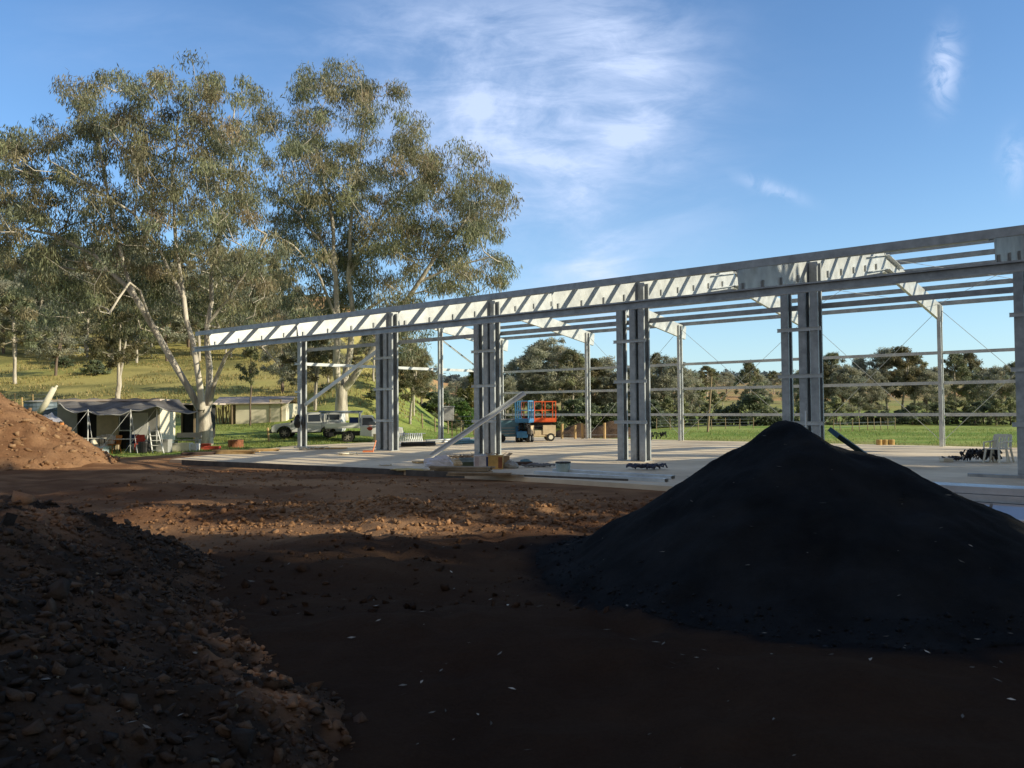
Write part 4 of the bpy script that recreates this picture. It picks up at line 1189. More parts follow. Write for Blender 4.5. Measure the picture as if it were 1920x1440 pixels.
for sx in (-.3, .3):
    for sy in (-.25, .25): MB().box((sx, sy, .08), (.05, .05, .16)).build('leg', WOOD, sofa)
cyl('drum', 272, 38.1, .30, .52, BLACK, 'squat black drum on legs at the awning front', 'drum')
tub = MB().prism([(-.45, 0), (.45, 0), (.52, .34), (.5, .34), (.43, .04), (-.43, .04), (-.5, .34), (-.52, .34)], -.3, .3).box((0, .3, .17), (1.0, .03, .33)).box((0, -.3, .17), (.96, .03, .33)).build('tub', mat('pale_blue_plastic', (.55, .62, .68), .5), None)
tub.location = (X(178, 37.7), 37.7, T(X(178, 37.7), 37.7)); tag(tub, 'pale blue open tub on the grass below the first pole', 'tub')
ld = empty('stepladder', (X(286, 38.0), 38.0, T(X(286, 38), 38)), 'open aluminium stepladder leaning right of the black drum', 'stepladder', .25)
for sx in (-.2, .2):
    MB().bar((sx * .8, 0, 1.25), (sx * 1.2 + .28, -.2, 0), .05, .03).build('rail', WHITE, ld)
    MB().bar((sx * .8, 0, 1.25), (sx * 1.2 - .12, .5, 0), .04, .03).build('back_leg', WHITE, ld)
for i in range(5):
    f_ = (i + .6) / 5.6; MB().box((.28 * (1 - f_), -.2 * (1 - f_), 1.25 * f_), (.44 - .1 * f_, .09, .025)).build('step', WHITE, ld)
def crate(name, px, Y, d, m, label, cat='crate', rz=0, dz=0, top=None):
    x = X(px, Y); t = .025
    b = MB().box((0, 0, t / 2), (d[0], d[1], t))
    for q in (-1, 1):
        b.box((q * (d[0] - t) / 2, 0, d[2] / 2), (t, d[1], d[2])); b.box((0, q * (d[1] - t) / 2, d[2] / 2), (d[0] - 2 * t, t, d[2]))
    for q in (-1, 1): b.box((0, q * (d[1] / 2 + .008), d[2] * .9), (d[0] + .03, .016, d[2] * .12))
    o = b.build(name, m); o.location = (x, Y, (T(x, Y) if top is None else top) + dz); o.rotation_euler.z = rz
    return tag(o, label, cat)
crate('planter_trough', 340, 39.6, (.95, .5, .42), PLASTW, 'white trough on the grass left of the pale gum, left of two', 'trough')
crate('planter_trough', 360, 39.8, (.6, .45, .36), WHITE, 'white trough on the grass touching the pale gum side', 'trough')
crate('grey_bin', 308, 38.6, (.55, .5, .62), GREYW, 'grey square bin against the cabin end wall', 'bin')
crate('plastic_crate', 386, 41.5, (.42, .35, .3), RED, 'faded red crate at the foot of the pale gum', rz=.2)
crate('plastic_crate', 398, 40.3, (.7, .4, .2), RED, 'wide red tray on the grass right of the pale gum trunk', 'tray')
cyl('rusty_drum', 442, 43.5, .40, .42, RUST, 'short rusty drum lying on the grass in front of the cream shed', 'drum')
# garden bench / frame rail by the gum
bn = empty('garden_bench', (X(352, 42.5), 42.5, T(X(352, 42.5), 42.5)), 'pale slatted bench on the grass in front of the dark lean-to', 'bench')
MB().box((0, 0, .45), (1.3, .4, .04)).build('seat', GREYW, bn); MB().box((0, .2, .7), (1.3, .04, .25)).build('backrest', GREYW, bn)
for sx in (-.6, .6): MB().box((sx, 0, .22), (.05, .36, .44)).build('leg', GREYW, bn)
# posts and gate left of the utes
for px, py0, py1, Y_, lab in ((502, 802, 829, 49, 'leaning pale timber post left of the white ute'), (41, 745, 765, 62, 'pale fence post on the grass above the soil mound')):
    a = at(px, py0, Y_); x = X(px + 3, Y_)
    tag(MB().tube([(x, Y_, T(x, Y_) - .2), a], .07, 7).build('post', PINE), lab, 'post')

# ------------------------------------------------------------------ vehicles
def wheel(parent, x, y, r, rimm=RIM):
    M = Matrix.Rotation(PI / 2, 3, 'X')
    wv = empty('wheel', (x, y, r), None, None); wv.parent = parent
    MB().lathe([(r * .62, -.12), (r * .93, -.12), (r, -.085), (r, .085), (r * .93, .12), (r * .62, .12)], n=26, M=M).build('tyre', RUBBER, wv)
    m = MB().lathe([(.02, -.10), (r * .2, -.125), (r * .24, -.09), (r * .58, -.1), (r * .63, -.125), (r * .63, .125), (r * .58, .1), (r * .2, .125), (.02, .10)], n=26, M=M)
    for k_ in range(6):
        a = 2 * PI * k_ / 6; m.bar((0, -.115, 0), (math.cos(a) * r * .58, -.115, math.sin(a) * r * .58), .05, .03, up=(0, 1, 0)); m.bar((0, .115, 0), (math.cos(a) * r * .58, .115, math.sin(a) * r * .58), .05, .03, up=(0, 1, 0))
    m.build('rim', rimm, wv)
    return wv
def arch_profile(pts, wheels, r, z0):
    """bottom edge with round arches cut in"""
    out_ = list(pts)
    bot = []
    for wx in sorted(wheels):
        for k_ in range(11):
            a = PI - PI * k_ / 10
            bot.append((wx + math.cos(a) * r, max(z0, r * .80 + math.sin(a) * r)))
    return out_, bot
def ute(loc, rz, label, name, scale, canopy=True):
    r = empty(name, loc, label, 'ute', rz); r.scale = (scale,) * 3
    wb, wr = 3.0, .37
    fx, bx = -1.5, 1.5
    top = [(2.45, .55), (2.48, 1.05), (-.9 + 1.0, 1.08), (-1.05, 1.10), (-1.75, 1.03), (-2.2, .95), (-2.38, .80), (-2.42, .52)]
    _, bot = arch_profile(top, [fx, bx], wr + .09, .42)
    body = MB().prism([(2.4, .42)] + [(2.45, .55), (2.48, 1.05), (.1, 1.08), (-1.05, 1.10), (-1.75, 1.03), (-2.2, .95), (-2.38, .80), (-2.42, .52), (-2.36, .42)] + bot, -.9, .9).build('body', WHITE, r, bevel=.04)
    # greenhouse, tapered
    g = [(-1.05, 1.09, .80), (-.45, 1.72, .66), (.0, 1.79, .66), (1.0, 1.78, .66), (1.12, 1.08, .80)]
    vs = [(x, -w_, z) for x, z, w_ in g] + [(x, w_, z) for x, z, w_ in g]
    MB().add(vs, [(0, 1, 2, 3, 4), (9, 8, 7, 6, 5), (0, 5, 6, 1), (1, 6, 7, 2), (2, 7, 8, 3), (3, 8, 9, 4), (4, 9, 5, 0)]).build('cab_roof', WHITE, r, bevel=.03)
    def side_win(x0, x1, x2, x3, s):
        f = lambda x, z: (x, s * (.80 - .14 * (z - 1.08) / .7 + .012), z)
        return [f(x0, 1.14), f(x1, 1.62), f(x2, 1.64), f(x3, 1.14)]
    for s in (-1, 1):
        for q in ((-.88, -.46, .0, .02), (.12, .10, .88, .98)):
            v = side_win(*q, s); MB().add(v, [(0, 1, 2, 3) if s < 0 else (3, 2, 1, 0)]).build('side_window', GLASS, r)
        for xd in (-.98, .05, 1.06): MB().box((xd, s * .903, .78), (.012, .006, .56)).build('door_seam', BLACK, r)
        MB().box((-.15, s * .92, .93), (.16, .03, .035)).build('door_handle', BLACK, r)
        MB().box((-.98, s * 1.02, 1.17), (.10, .2, .17)).build('mirror', BLACK, r, bevel=.02)
        for wx in (fx, bx):
            m = MB()
            pts = [(wx + math.cos(PI * k_ / 12) * (wr + .12), s * .91, wr * .8 + .07 + math.sin(PI * k_ / 12) * (wr + .09)) for k_ in range(13)]
            m.tube(pts, .05, 6).build('wheel_flare', BLACK, r)
            wheel(r, wx, s * .80, wr)
        MB().box((-2.33, s * .66, .82), (.16, .34, .16)).build('headlight', GLASS, r, bevel=.03)
        MB().box((0, s * .88, .40), (1.9, .10, .07)).build('side_step', BLACK, r)
    MB().add([(-1.02, -.70, 1.13), (-1.02, .70, 1.13), (-.50, .60, 1.68), (-.50, -.60, 1.68)], [(0, 3, 2, 1)]).build('windscreen', GLASS, r).location = (-.025, 0, .012)
    MB().box((-2.42, 0, .50), (.22, 1.78, .26)).build('front_bumper', BLACK, r, bevel=.05)
    MB().box((-2.43, 0, .78), (.08, .8, .18)).build('grille', BLACK, r)
    if canopy:
        cn = MB().prism([(1.14, 1.07), (1.2, 1.84), (2.4, 1.80), (2.46, 1.07)], -.84, .84).build('canopy', WHITE, r, bevel=.05)
        for s in (-1, 1): MB().box((1.8, s * .845, 1.45), (.95, .012, .38)).build('pane', GLASS, cn)
    rk = MB()
    for xr in (-.2, .8): rk.box((xr, 0, 1.86), (.05, 1.35, .04))
    for s in (-1, 1): rk.bar((-.3, s * .6, 1.88), (1.0, s * .6, 1.88), .04, .04)
    rk.build('roof_rack', BLACK, r)
    return r
Yu = 52
u1x = X(579, Yu)
ute((u1x, Yu, T(u1x, Yu)), .05, 'white dual-cab ute facing left with canopy, parked behind the first column', 'ute', .90)
# tray truck facing right
def tray_truck(loc, rz, label):
    r = empty('tray_truck', loc, label, 'tray truck', rz); s_ = .92; r.scale = (s_,) * 3
    wr = .38; rx, fx = -1.25, 1.45
    bot = [(fx + math.cos(PI * k_ / 10) * (wr + .1), wr * .8 + math.sin(PI * k_ / 10) * (wr + .1)) for k_ in range(11)]
    MB().prism([(2.3, .45), (2.36, .62), (2.3, .92), (1.5, 1.04), (.78, 1.08), (-.42, 1.08), (-.45, .45)][::1] + bot[::-1][::1] if False else
               [(-.45, .45), (-.42, 1.08), (.78, 1.08), (1.5, 1.04), (2.3, .92), (2.36, .62), (2.3, .45)] + [(x, z) for x, z in bot], -.86, .86).build('body', WHITE, r, bevel=.03)
    g = [(.86, 1.07, .78), (.30, 1.76, .66), (-.36, 1.78, .66), (-.42, 1.07, .78)]
    vs = [(x, -w_, z) for x, z, w_ in g] + [(x, w_, z) for x, z, w_ in g]
    MB().add(vs, [(3, 2, 1, 0), (4, 5, 6, 7), (1, 5, 4, 0), (2, 6, 5, 1), (3, 7, 6, 2), (0, 4, 7, 3)]).build('cab_roof', WHITE, r, bevel=.03)
    for s in (-1, 1):
        f = lambda x, z: (x, s * (.78 - .12 * (z - 1.07) / .7 + .014), z)
        v = [f(-.30, 1.14), f(-.28, 1.62), f(.28, 1.62), f(.68, 1.14)]
        MB().add(v, [(0, 3, 2, 1) if s < 0 else (0, 1, 2, 3)]).build('side_window', GLASS, r)
        wheel(r, rx, s * .78, wr); wheel(r, fx, s * .78, wr)
        MB().box((2.28, s * .62, .80), (.14, .3, .15)).build('headlight', GLASS, r)
        MB().box((.72, s * .98, 1.15), (.1, .18, .16)).build('mirror', BLACK, r)
    MB().add([(.84, -.68, 1.12), (.84, .68, 1.12), (.36, .6, 1.70), (.36, -.6, 1.70)], [(0, 1, 2, 3)]).build('windscreen', GLASS, r).location = (.03, 0, .01)
    MB().box((2.36, 0, .5), (.16, 1.7, .24)).build('front_bumper', BLACK, r, bevel=.03)
    tr = MB().box((-1.55, 0, .98), (2.25, 1.86, .07)).build('tray', mat('tray_alloy', (.58, .57, .54), .5, .3, .1, 2), r)
    for s in (-1, 1): MB().box((-1.55, s * .93, 1.15), (2.25, .03, .28)).build('drop_side', WHITE, tr)
    MB().box((-2.68, 0, 1.15), (.03, 1.82, .28)).build('tail_gate', WHITE, tr)
    hb = MB()
    for s in (-.85, 0, .85): hb.bar((-.5, s, 1.0), (-.5, s, 1.95), .05, .05)
    hb.bar((-.5, -.88, 1.95), (-.5, .88, 1.95), .05, .05); hb.bar((-.5, -.88, 1.5), (-.5, .88, 1.5), .04, .04)
    hb.build('headboard', GALV, r)
    rk = MB()
    for s in (-.88, .88):
        rk.bar((-2.6, s, 1.02), (-2.6, s, 1.95), .05, .05); rk.bar((-2.6, s, 1.95), (-.5, s, 1.95), .05, .05)
    rk.bar((-2.6, -.88, 1.95), (-2.6, .88, 1.95), .05, .05); rk.build('ladder_rack', GALV, r)
    MB().box((-1.4, 0, .62), (2.4, .7, .16)).box((-.7, -.5, .6), (.6, .3, .3)).build('chassis', BLACK, r)
    MB().box((-2.3, -.6, .55), (.3, .5, .25)).build('mud_flap', BLACK, r)
    return r
Yt = 50.2
tx = X(689, Yt)
trk = tray_truck((tx, Yt, T(tx, Yt)), .12, 'white tray truck facing right with ladder rack, behind the second column pair')
tz = T(tx, Yt)
# cargo on the tray / racks
p = at(640, 774, Yt)
tb = MB()
for i in range(4): tb.tube([at(598 + i * 3, 772 + (i % 2) * 2, Yt + .3 + i * .09), at(680 - i * 2, 771.5 + (i % 2) * 2, Yt + .3 + i * .09)], .055, 7)
tag(tb.build('rolled_swag', mat('blue_grey_canvas', (.25, .30, .36), .85), smooth=True), 'long blue-grey canvas roll strapped on top of the vehicle racks', 'canvas roll')
tag(MB().bar(at(655, 790, Yt - .3), at(672, 790, Yt - .3), .05, .5).build('sign_board', DBLUE), 'dark blue board standing on the truck tray', 'board')
bg_ = MB().lathe([(.05, 0), (.28, .03), (.33, .18), (.22, .33), (.05, .36)], n=12).build('canvas_bag', RED, smooth=True); bg_.location = at(694, 808, Yt - .5); tag(bg_, 'crumpled red bag on the rear of the truck tray', 'bag')
bk = MB().lathe([(.19, 0), (.21, .36), (.23, .37), (.23, .39), (.19, .39)], n=16).build('bucket', BEIGE); x = X(706, 48.6); bk.location = (x, 48.6, T(x, 48.6) + .55)
bk.location.z = at(706, 826, 48.6).z; tag(bk, 'beige bucket beside the truck wheel left of the second column pair', 'bucket')
st = MB().box((0, 0, .25), (.45, .45, .03))
for sx in (-.18, .18):
    for sy in (-.18, .18): st.bar((sx, sy, .25), (sx * 1.1, sy * 1.1, -.02), .03, .03)
o_ = st.build('stand', WOOD); o_.location = (x, 48.6, bk.location.z - .27); o_.scale = (1, 1, 1.0); tag(o_, 'small timber stand carrying the beige bucket', 'stand')
o_.scale.z = max(.4, (o_.location.z + .25 - T(x, 48.6)) / .27)
o_.location.z = T(x, 48.6) + .02 * o_.scale.z
o_.location.z = bk.location.z - .265 * o_.scale.z
# black bag hung on the first column
a = at(561, 789, S(0, 0).y - .1)
m = MB().lathe([(.03, .34), (.14, .30), (.24, .1), (.27, -.15), (.2, -.33), (.05, -.36)], n=14, M=Matrix.Scale(.7, 3, Vector((0, 1, 0))))
m.tube([(-.08, 0, .28), (0, 0, .5), (.1, 0, .28)], .015, 5)
o_ = m.build('black_bag', BLACK, smooth=True); o_.location = a; tag(o_, 'bulging black bag hung on the first single column', 'bag')
# broom / orange prop on the slab
p0 = gp(699, 848, 0)
m = MB().tube([p0 + Vector((0, 0, .03)), at(705, 826, p0.y + .3)], .025, 6); m.box(p0 + Vector((-.2, 0, .04)), (.45, .08, .07))
tag(m.build('broom', mat('orange_handle', (.8, .25, .1), .6)), 'orange-handled broom standing on the slab near the truck', 'broom')

# ------------------------------------------------------------------ scissor lifts
def scissor_lift(px, pyb, rz, L, Wd, platc, bodyc, railc, label, hp=1.0):
    b = gp(px, pyb, 0)
    r = empty('scissor_lift', b, label, 'scissor lift', rz)
    ch = MB().box((0, 0, .42), (L, Wd * .86, .34)).build('chassis', bodyc, r, bevel=.03)
    for sx in (-1, 1):
        for sy in (-1, 1): 
            M = Matrix.Rotation(PI / 2, 3, 'X')
            wv = empty('wheel', (sx * (L / 2 - .28), sy * Wd * .43, .22), None, None); wv.parent = r
            MB().lathe([(.12, -.08), (.21, -.08), (.22, -.05), (.22, .05), (.21, .08), (.12, .08)], n=20, M=M).build('tyre', RUBBER, wv)
            MB().lathe([(.02, -.085), (.12, -.085), (.12, .085), (.02, .085)], n=16, M=M).build('rim', PLASTW, wv)
    for k_ in range(3):
        z0 = .62 + k_ * .14
        for sy in (-1, 1):
            MB().bar((-L / 2 + .1, sy * Wd * .3, z0), (L / 2 - .1, sy * Wd * .3, z0 + .12), .05, .07).build('scissor_arm', BLACK, r)
            MB().bar((L / 2 - .1, sy * Wd * .24, z0), (-L / 2 + .1, sy * Wd * .24, z0 + .12), .05, .07).build('scissor_arm', BLACK, r)
    pf = MB().box((0, 0, 1.08), (L * 1.02, Wd, .08)).box((0, -Wd / 2, 1.17), (L * 1.02, .03, .17)).box((0, Wd / 2, 1.17), (L * 1.02, .03, .17)).box((-L * .51, 0, 1.17), (.03, Wd, .17)).box((L * .51, 0, 1.17), (.03, Wd, .17)).build('platform', platc, r)
    n_ = 4
    for sy in (-1, 1):
        for i in range(n_):
            x = -L * .5 + L * i / (n_ - 1); MB().bar((x, sy * Wd / 2, 1.1), (x, sy * Wd / 2, 1.1 + hp), .045, .045).build('rail_post', railc, r)
        for z in (1.1 + hp, 1.1 + hp * .55): MB().bar((-L * .52, sy * Wd / 2, z), (L * .52, sy * Wd / 2, z), .045, .045).build('guard_rail', railc, r)
    for sx in (-1, 1):
        for z in (1.1 + hp, 1.1 + hp * .55): MB().bar((sx * L / 2, -Wd / 2, z), (sx * L / 2, Wd / 2, z), .045, .045).build('guard_rail', railc, r)
    MB().box((L * .3, -Wd * .45, .62), (.7, .06, .5)).build('side_cover', BEIGE, r)
    MB().box((-L * .3, -Wd * .45, .60), (.5, .06, .35)).build('control_box', BLACK, r)
    return r
scissor_lift(1010, 827, .15, 1.75, .85, ORANGE, BEIGE, ORANGE, 'orange-railed scissor lift parked at the back of the slab', 1.05)
lft = scissor_lift(984, 829, 1.3, 1.15, .7, BLUE, BLUE, mat('sky_blue_paint', (.10, .38, .68), .5), 'blue-railed scissor lift tight against the orange one', 1.08)
# blue machine body left of the lifts: generator trailer
b = gp(957, 828, 0)
ge = empty('generator', b, 'boxy teal generator on the slab between third columns and blue lift', 'generator', .1)
MB().box((0, 0, .72), (1.5, .9, .9)).build('housing', TEAL, ge, bevel=.03)
MB().box((0, 0, 1.2), (1.54, .94, .06)).build('lid', GREYW, ge)
for z in (.45, .6, .75): MB().box((-.2, -.46, z), (.8, .02, .05)).build('louvre', GREYW, ge)
MB().box((.45, -.46, .6), (.4, .02, .5)).build('panel', BLUE, ge)
for sx in (-.5, .5): MB().lathe([(.05, -.06), (.2, -.06), (.2, .06), (.05, .06)], c=(sx, -.42, .2), n=16, M=Matrix.Rotation(PI / 2, 3, 'X')).build('wheel', RUBBER, ge)
m = MB(); m.tube([(-.3, -.4, 1.2), (-.3, -.4, 1.75), (0, -.4, 1.95), (.1, -.4, 1.6), (.12, -.4, 1.2)], .025, 6); m.build('hoop', GREYW, ge)

# meter box on posts beside the mullion
yb = 50.0
b = Vector((X(838, yb), yb, T(X(838, yb), yb)))
mb = empty('meter_box', b, 'grey switchboard cabinet on two posts right of the end column', 'switchboard')
z1 = zat(763, yb, 838) - b.z; z0 = zat(789, yb, 838) - b.z
MB().box((0, 0, (z0 + z1) / 2), (.85, .35, z1 - z0)).build('cabinet', GREYW, mb, bevel=.01)
MB().box((0, 0, z1 + .03), (.95, .45, .05)).build('hood', GALV, mb)
MB().box((.1, -.185, (z0 + z1) / 2), (.55, .02, (z1 - z0) * .85)).build('door', mat('weathered_door', (.42, .43, .42), .7, 0, .35, 5), mb)
for sx in (-.3, .3): MB().box((sx, .05, z0 / 2), (.07, .07, z0)).build('post', WOOD, mb)
MB().bar((-.35, 0, z0 * .6), (-.8, 0, 0), .05, .05).build('prop', WOOD, mb)

# utility pole, fences
def pole_at(px, py0, py1, Y_, r, name, label, cat, m=WOOD, lean=0):
    x = X(px, Y_); a = Vector((x, Y_, T(x, Y_) - .2)); b = at(px + lean, py1, Y_)
    return tag(MB().tube([a, b], [r, r * .75], 8).build(name, m), label, cat)
pole_at(1326, 820, 706, 66, .10, 'timber_pole', 'tall leaning bare timber pole in the paddock beyond the slab', 'pole', lean=8)
pole_at(1508, 820, 770, 20, .03, 'steel_rod', 'thin pale rod standing behind the black pile tip', 'rod', GALVB, lean=3)
def fence(name, pts, Hp, label, wires=3, m=WOOD, r=.055, group=None):
    p0 = pts[0]; f = empty(name, (p0[0], p0[1], T(*p0)), label, 'fence')
    P_ = [Vector((x, y, T(x, y))) for x, y in pts]
    for p in P_:
        q = p - f.location; MB().tube([q - Vector((0, 0, .15)), q + Vector((random.uniform(-.06, .06), 0, Hp * random.uniform(.9, 1.08)))], r, 6).build('post', m, f)
    for k_ in range(wires):
        MB().tube([p - f.location + Vector((0, 0, Hp * (.35 + .28 * k_))) for p in P_], .012, 3).build('wire', GALVD, f)
    return f
fence('wire_fence', [(X(px, Y_), Y_) for px, Y_ in ((1562, 62), (1575, 63), (1597, 64.5), (1611, 66), (1626, 67.5), (1639, 69), (1651, 71), (1664, 73), (1677, 75))], 1.05, 'short run of timber posts in the paddock right of the fifth column', 2, WOOD, .035)
fence('wire_fence', [(X(px, 74 + (px - 850) * .02), 74 + (px - 850) * .02) for px in range(1230, 1420, 26)], 1.1, 'low wire fence across the paddock left of the black pile', 3, WOOD, .045)
fence('wire_fence', [(X(px, Y_), Y_) for px, Y_ in ((1053, 48), (1078, 47.6), (1092, 47.8), (1133, 47.2), (1188, 47))], 1.0, 'stubby pine posts in front of the dark soil heaps', 1, PINE, .08)
fence('wire_fence', [(X(px, 70 - (px - 740) * .05), 70 - (px - 740) * .05) for px in range(744, 900, 24)], 1.2, 'post and wire fence below the grassy knoll', 4, WOOD, .06)
fence('wire_fence', [(X(px, 66), 66) for px in range(538, 575, 12)], 1.3, 'pale rail fence right of the cream shed', 4, PINE, .05)
fence('wire_fence', [(X(px, 80), 80) for px in range(-40, 120, 34)], 1.2, 'old fence on the hill above the water tank', 3, PINE, .05)

# ------------------------------------------------------------------ things lying on the slab
def purlin_run(name, px0, py0, px1, py1, z, label, n_=1, w_=.2, h_=.09, m=GALV):
    a, b = gp(px0, py0, z), gp(px1, py1, z)
    d = (b - a).normalized(); s_ = Vector((-d.y, d.x, 0))
    mb_ = MB()
    for i in range(n_):
        o = s_ * (i * (w_ + .03)); mb_.csec(a + o + Vector((0, 0, h_)), b + o + Vector((0, 0, h_)), s_, (0, 0, -1), w_, h_, .01, .02)
    return tag(mb_.build(name, m), label, 'steel channel')
purlin_run('steel_channel', 1005, 889, 1250, 904, 0, 'nearest long channel lying on the slab edge left of the pile', m=GALV)
purlin_run('steel_channel', 1040, 884, 1262, 898, 0.004, 'second long channel lying behind the one at the slab edge', m=GALV)
purlin_run('steel_angle', 1815, 893, 1960, 899, 0, 'single dark angle bar on the slab below the right column', m=GALVD, w_=.12, h_=.08)
# timber formwork board along slab edge
for (pa, pb, lab) in (((345, 867), (760, 886), 'long grey formwork board along the left slab edge'), ((765, 887), (1180, 905), 'long grey formwork board along the middle slab edge')):
    a, b = gp(*pa, -.05), gp(*pb, -.05); d = (b - a).normalized(); s_ = Vector((d.y, -d.x, 0))
    tag(MB().bar(a + s_ * .08, b + s_ * .08, .045, .2).build('formwork_board', mat('muddy_board', (.11, .10, .09), .9, 0, .35, 3)), lab, 'board')
# pack of long roof channels outside the slab on the right, shiny side tilted to catch the sky
a0 = gp(1700, 957, -.1); d = DU
def pack(v0, v1, z, u0, u1, nn, hh2, m, label, name):
    mb_ = MB(); w_ = (v1 - v0) / nn
    for i in range(nn):
        o = S(0, v0 + w_ * (i + .5), z)
        mb_.csec(o + DU * u0 + Vector((0, 0, hh2)), o + DU * u1 + Vector((0, 0, hh2)), DV, (0, 0, -1), w_ * .94, hh2, .008, .015)
    return tag(mb_.build(name, m), label, 'steel bundle')
for k_, lab in enumerate(('bottom layer of silver channels packed beside the slab at right', 'middle layer of silver channels packed beside the slab at right', 'top layer of silver channels packed beside the slab at right')):
    pack(-8.2 + .03 * k_, -7.5 - .03 * k_, (-.12, .19, .32)[k_], 29.2 + .15 * k_, 37, 5, (.30, .12, .12)[k_], GALV if k_ < 2 else GALVB, lab, 'channel_bundle')
o = S(0, -9.25, -.08)
for k_, (u0, u1, lab) in enumerate(((28.6, 31.45, 'left shiny side of the channel pack, tilted back to reflect the sky'), (31.5, 36.5, 'right shiny side of the channel pack, tilted back to reflect the sky'))):
    mb_ = MB(); mb_.bar(o + DU * u0, o + DU * u1, .02, .9, up=(DV.x, DV.y, 0)) if False else None
    p_ = [S(u, v, z) for u in (u0, u1) for v, z in ((-8.62, -.04), (-8.27, .17))]  # pack's shiny web face, added as a slope tilted to mirror the sky
    q_ = [p + Vector((0, 0, -.012)) for p in p_]
    mb_.add(p_ + q_, [(0, 2, 3, 1), (4, 5, 7, 6), (0, 1, 5, 4), (2, 6, 7, 3), (0, 4, 6, 2), (1, 3, 7, 5)])
    mb_.bar(p_[0], p_[2], .03, .03); mb_.bar(p_[1], p_[3], .03, .03)
    tag(mb_.build('tilted_pack_side', mat('polished_zinc', (.58, .62, .66), .38, .55, .08, 2)), lab, 'steel sheet')
# plank sticking out behind the pile
a, b = at(1672, 888, 13.2), at(1563, 811, 12.6)
tag(MB().bar(a, b, .26, .07, up=(0, -.5, 1)).build('plank', mat('dark_teal_board', (.015, .05, .065), .6)), 'dark teal plank leaning up behind the right flank of the black pile', 'plank')

def cable_heap(name, px, py, r, n_, label, m=BLACK, seed=3, hgt=.12):
    rr_ = random.Random(seed); p = gp(px, py, 0); b = MB()
    for i in range(n_):
        c_ = Vector((rr_.uniform(-r, r), rr_.uniform(-r * .4, r * .4), 0)); q = rr_.uniform(.12, .3); pts = []
        for k_ in range(9):
            a = 2 * PI * k_ / 8 * rr_.uniform(.8, 1); pts.append(c_ + Vector((math.cos(a) * q, math.sin(a) * q * .6, .03 + abs(math.sin(a * 1.5 + i)) * hgt)))
        b.tube(pts, rr_.uniform(.018, .04), 5)
    o = b.build(name, m, smooth=True); o.location = p
    return tag(o, label, 'hoses')
# rubbish heap near the third columns
def blobbag(name, px, py, r, m, label, cat, sq=.7, seed=0, sx=1):
    rr_ = random.Random(seed); p = gp(px, py, 0)
    vs = []; fs = []; n_, k2 = 22, 12
    for j in range(k2 + 1):
        t = PI * j / k2
        for i in range(n_):
            a = 2 * PI * (i % n_) / n_; q = r * (.65 + .8 * float(fbm(math.cos(a) * math.sin(t) * 2.2 + seed * 3 + 20, math.sin(a) * math.sin(t) * 2.2 + math.cos(t) * 1.7 + 20, 3)) + rr_.uniform(-.07, .07))
            vs.append((q * math.sin(t) * math.cos(a) * sx, q * math.sin(t) * math.sin(a) * .8, max(0, r * sq * .6 + q * math.cos(t) * sq * .8)))
    for j in range(k2):
        for i in range(n_): fs.append((j * n_ + i, j * n_ + (i + 1) % n_, (j + 1) * n_ + (i + 1) % n_, (j + 1) * n_ + i))
    o = MB().add(vs, fs).build(name, m); o.location = p
    return tag(o, label, cat)
blobbag('plastic_wrap', 822, 879, .34, FILM, 'crumpled pinkish plastic film heaped left of the timber offcuts', 'plastic film', .8, 1, 1.2)
blobbag('plastic_bag', 850, 874, .22, BEIGE, 'crumpled olive-beige bag right behind the pinkish film', 'bag', .8, 2, 1.5)
blobbag('plastic_wrap', 795, 882, .18, PLASTW, 'flat white wrap left of the pinkish film', 'plastic film', .35, 3, 2.4)
blobbag('cement_bag', 765, 883, .2, mat('yellow_paper', (.62, .50, .22), .8), 'flattened yellow paper bag at the slab edge', 'bag', .3, 4, 2.2)
blobbag('plastic_bag', 958, 878, .2, GREYW, 'small grey bag right of the printed cartons', 'bag', .8, 5)
def carton(px, py, d, rz, m, label, band=None):
    p = gp(px, py, 0); r = empty('carton', p, label, 'carton', rz)
    t = .012
    MB().box((0, 0, d[2] / 2), (d[0], d[1], d[2] - t)).build('box', m, r)
    for s in (-1, 1): MB().bar((s * d[0] / 2, 0, d[2]), (s * (d[0] / 2 + .1), 0, d[2] + .08), d[1], .008, up=(0, 0, 1)).build('flap', CARD, r)
    if band:
        for mm, x0, x1 in band: MB().box(((x0 + x1) / 2 * d[0], -d[1] / 2 - .004, d[2] * .48), ((x1 - x0) * d[0], .008, d[2] * .8)).build('print', mm, r)
    return r
carton(903, 879, (.46, .36, .42), .1, mat('white_card', (.72, .66, .62), .7), 'white and blue printed carton at the third column foot', [(DBLUE, .28, .47), (mat('pale_print', (.55, .45, .44), .7), -.47, -.2)])
carton(930, 879, (.44, .38, .42), -.08, mat('orange_card', (.62, .38, .12), .75), 'orange printed carton right of the white and blue one', [(RUST, .2, .48)])
carton(944, 876, (.3, .36, .36), .3, CARD, 'plain brown carton behind the orange printed carton')
def plank_stack(px, py, L, n_, rz, label, m=WOOD, name='timber_stack'):
    p = gp(px, py, 0); b = MB()
    for i in range(n_):
        M = Matrix.Rotation(rz + random.uniform(-.08, .08), 3, 'Z')
        b.box((random.uniform(-.1, .1), (i % 3) * .16 - .16, .04 + (i // 3) * .055), (L * random.uniform(.8, 1.05), .12, .045), M=M)
    o = b.build(name, m); o.location = p; return tag(o, label, 'timber')
plank_stack(868, 886, 1.9, 9, -.22, 'stack of grey timber offcuts in front of the printed cartons')
plank_stack(868, 868, 1.3, 6, .1, 'pale timber offcuts just behind the olive-beige bag', PINE)
plank_stack(440, 851, 2.0, 8, -.1, 'low stack of pale timber at the left end of the slab', PINE)
plank_stack(497, 846, 1.3, 5, .2, 'few pale planks between timber stack and first column', PINE)
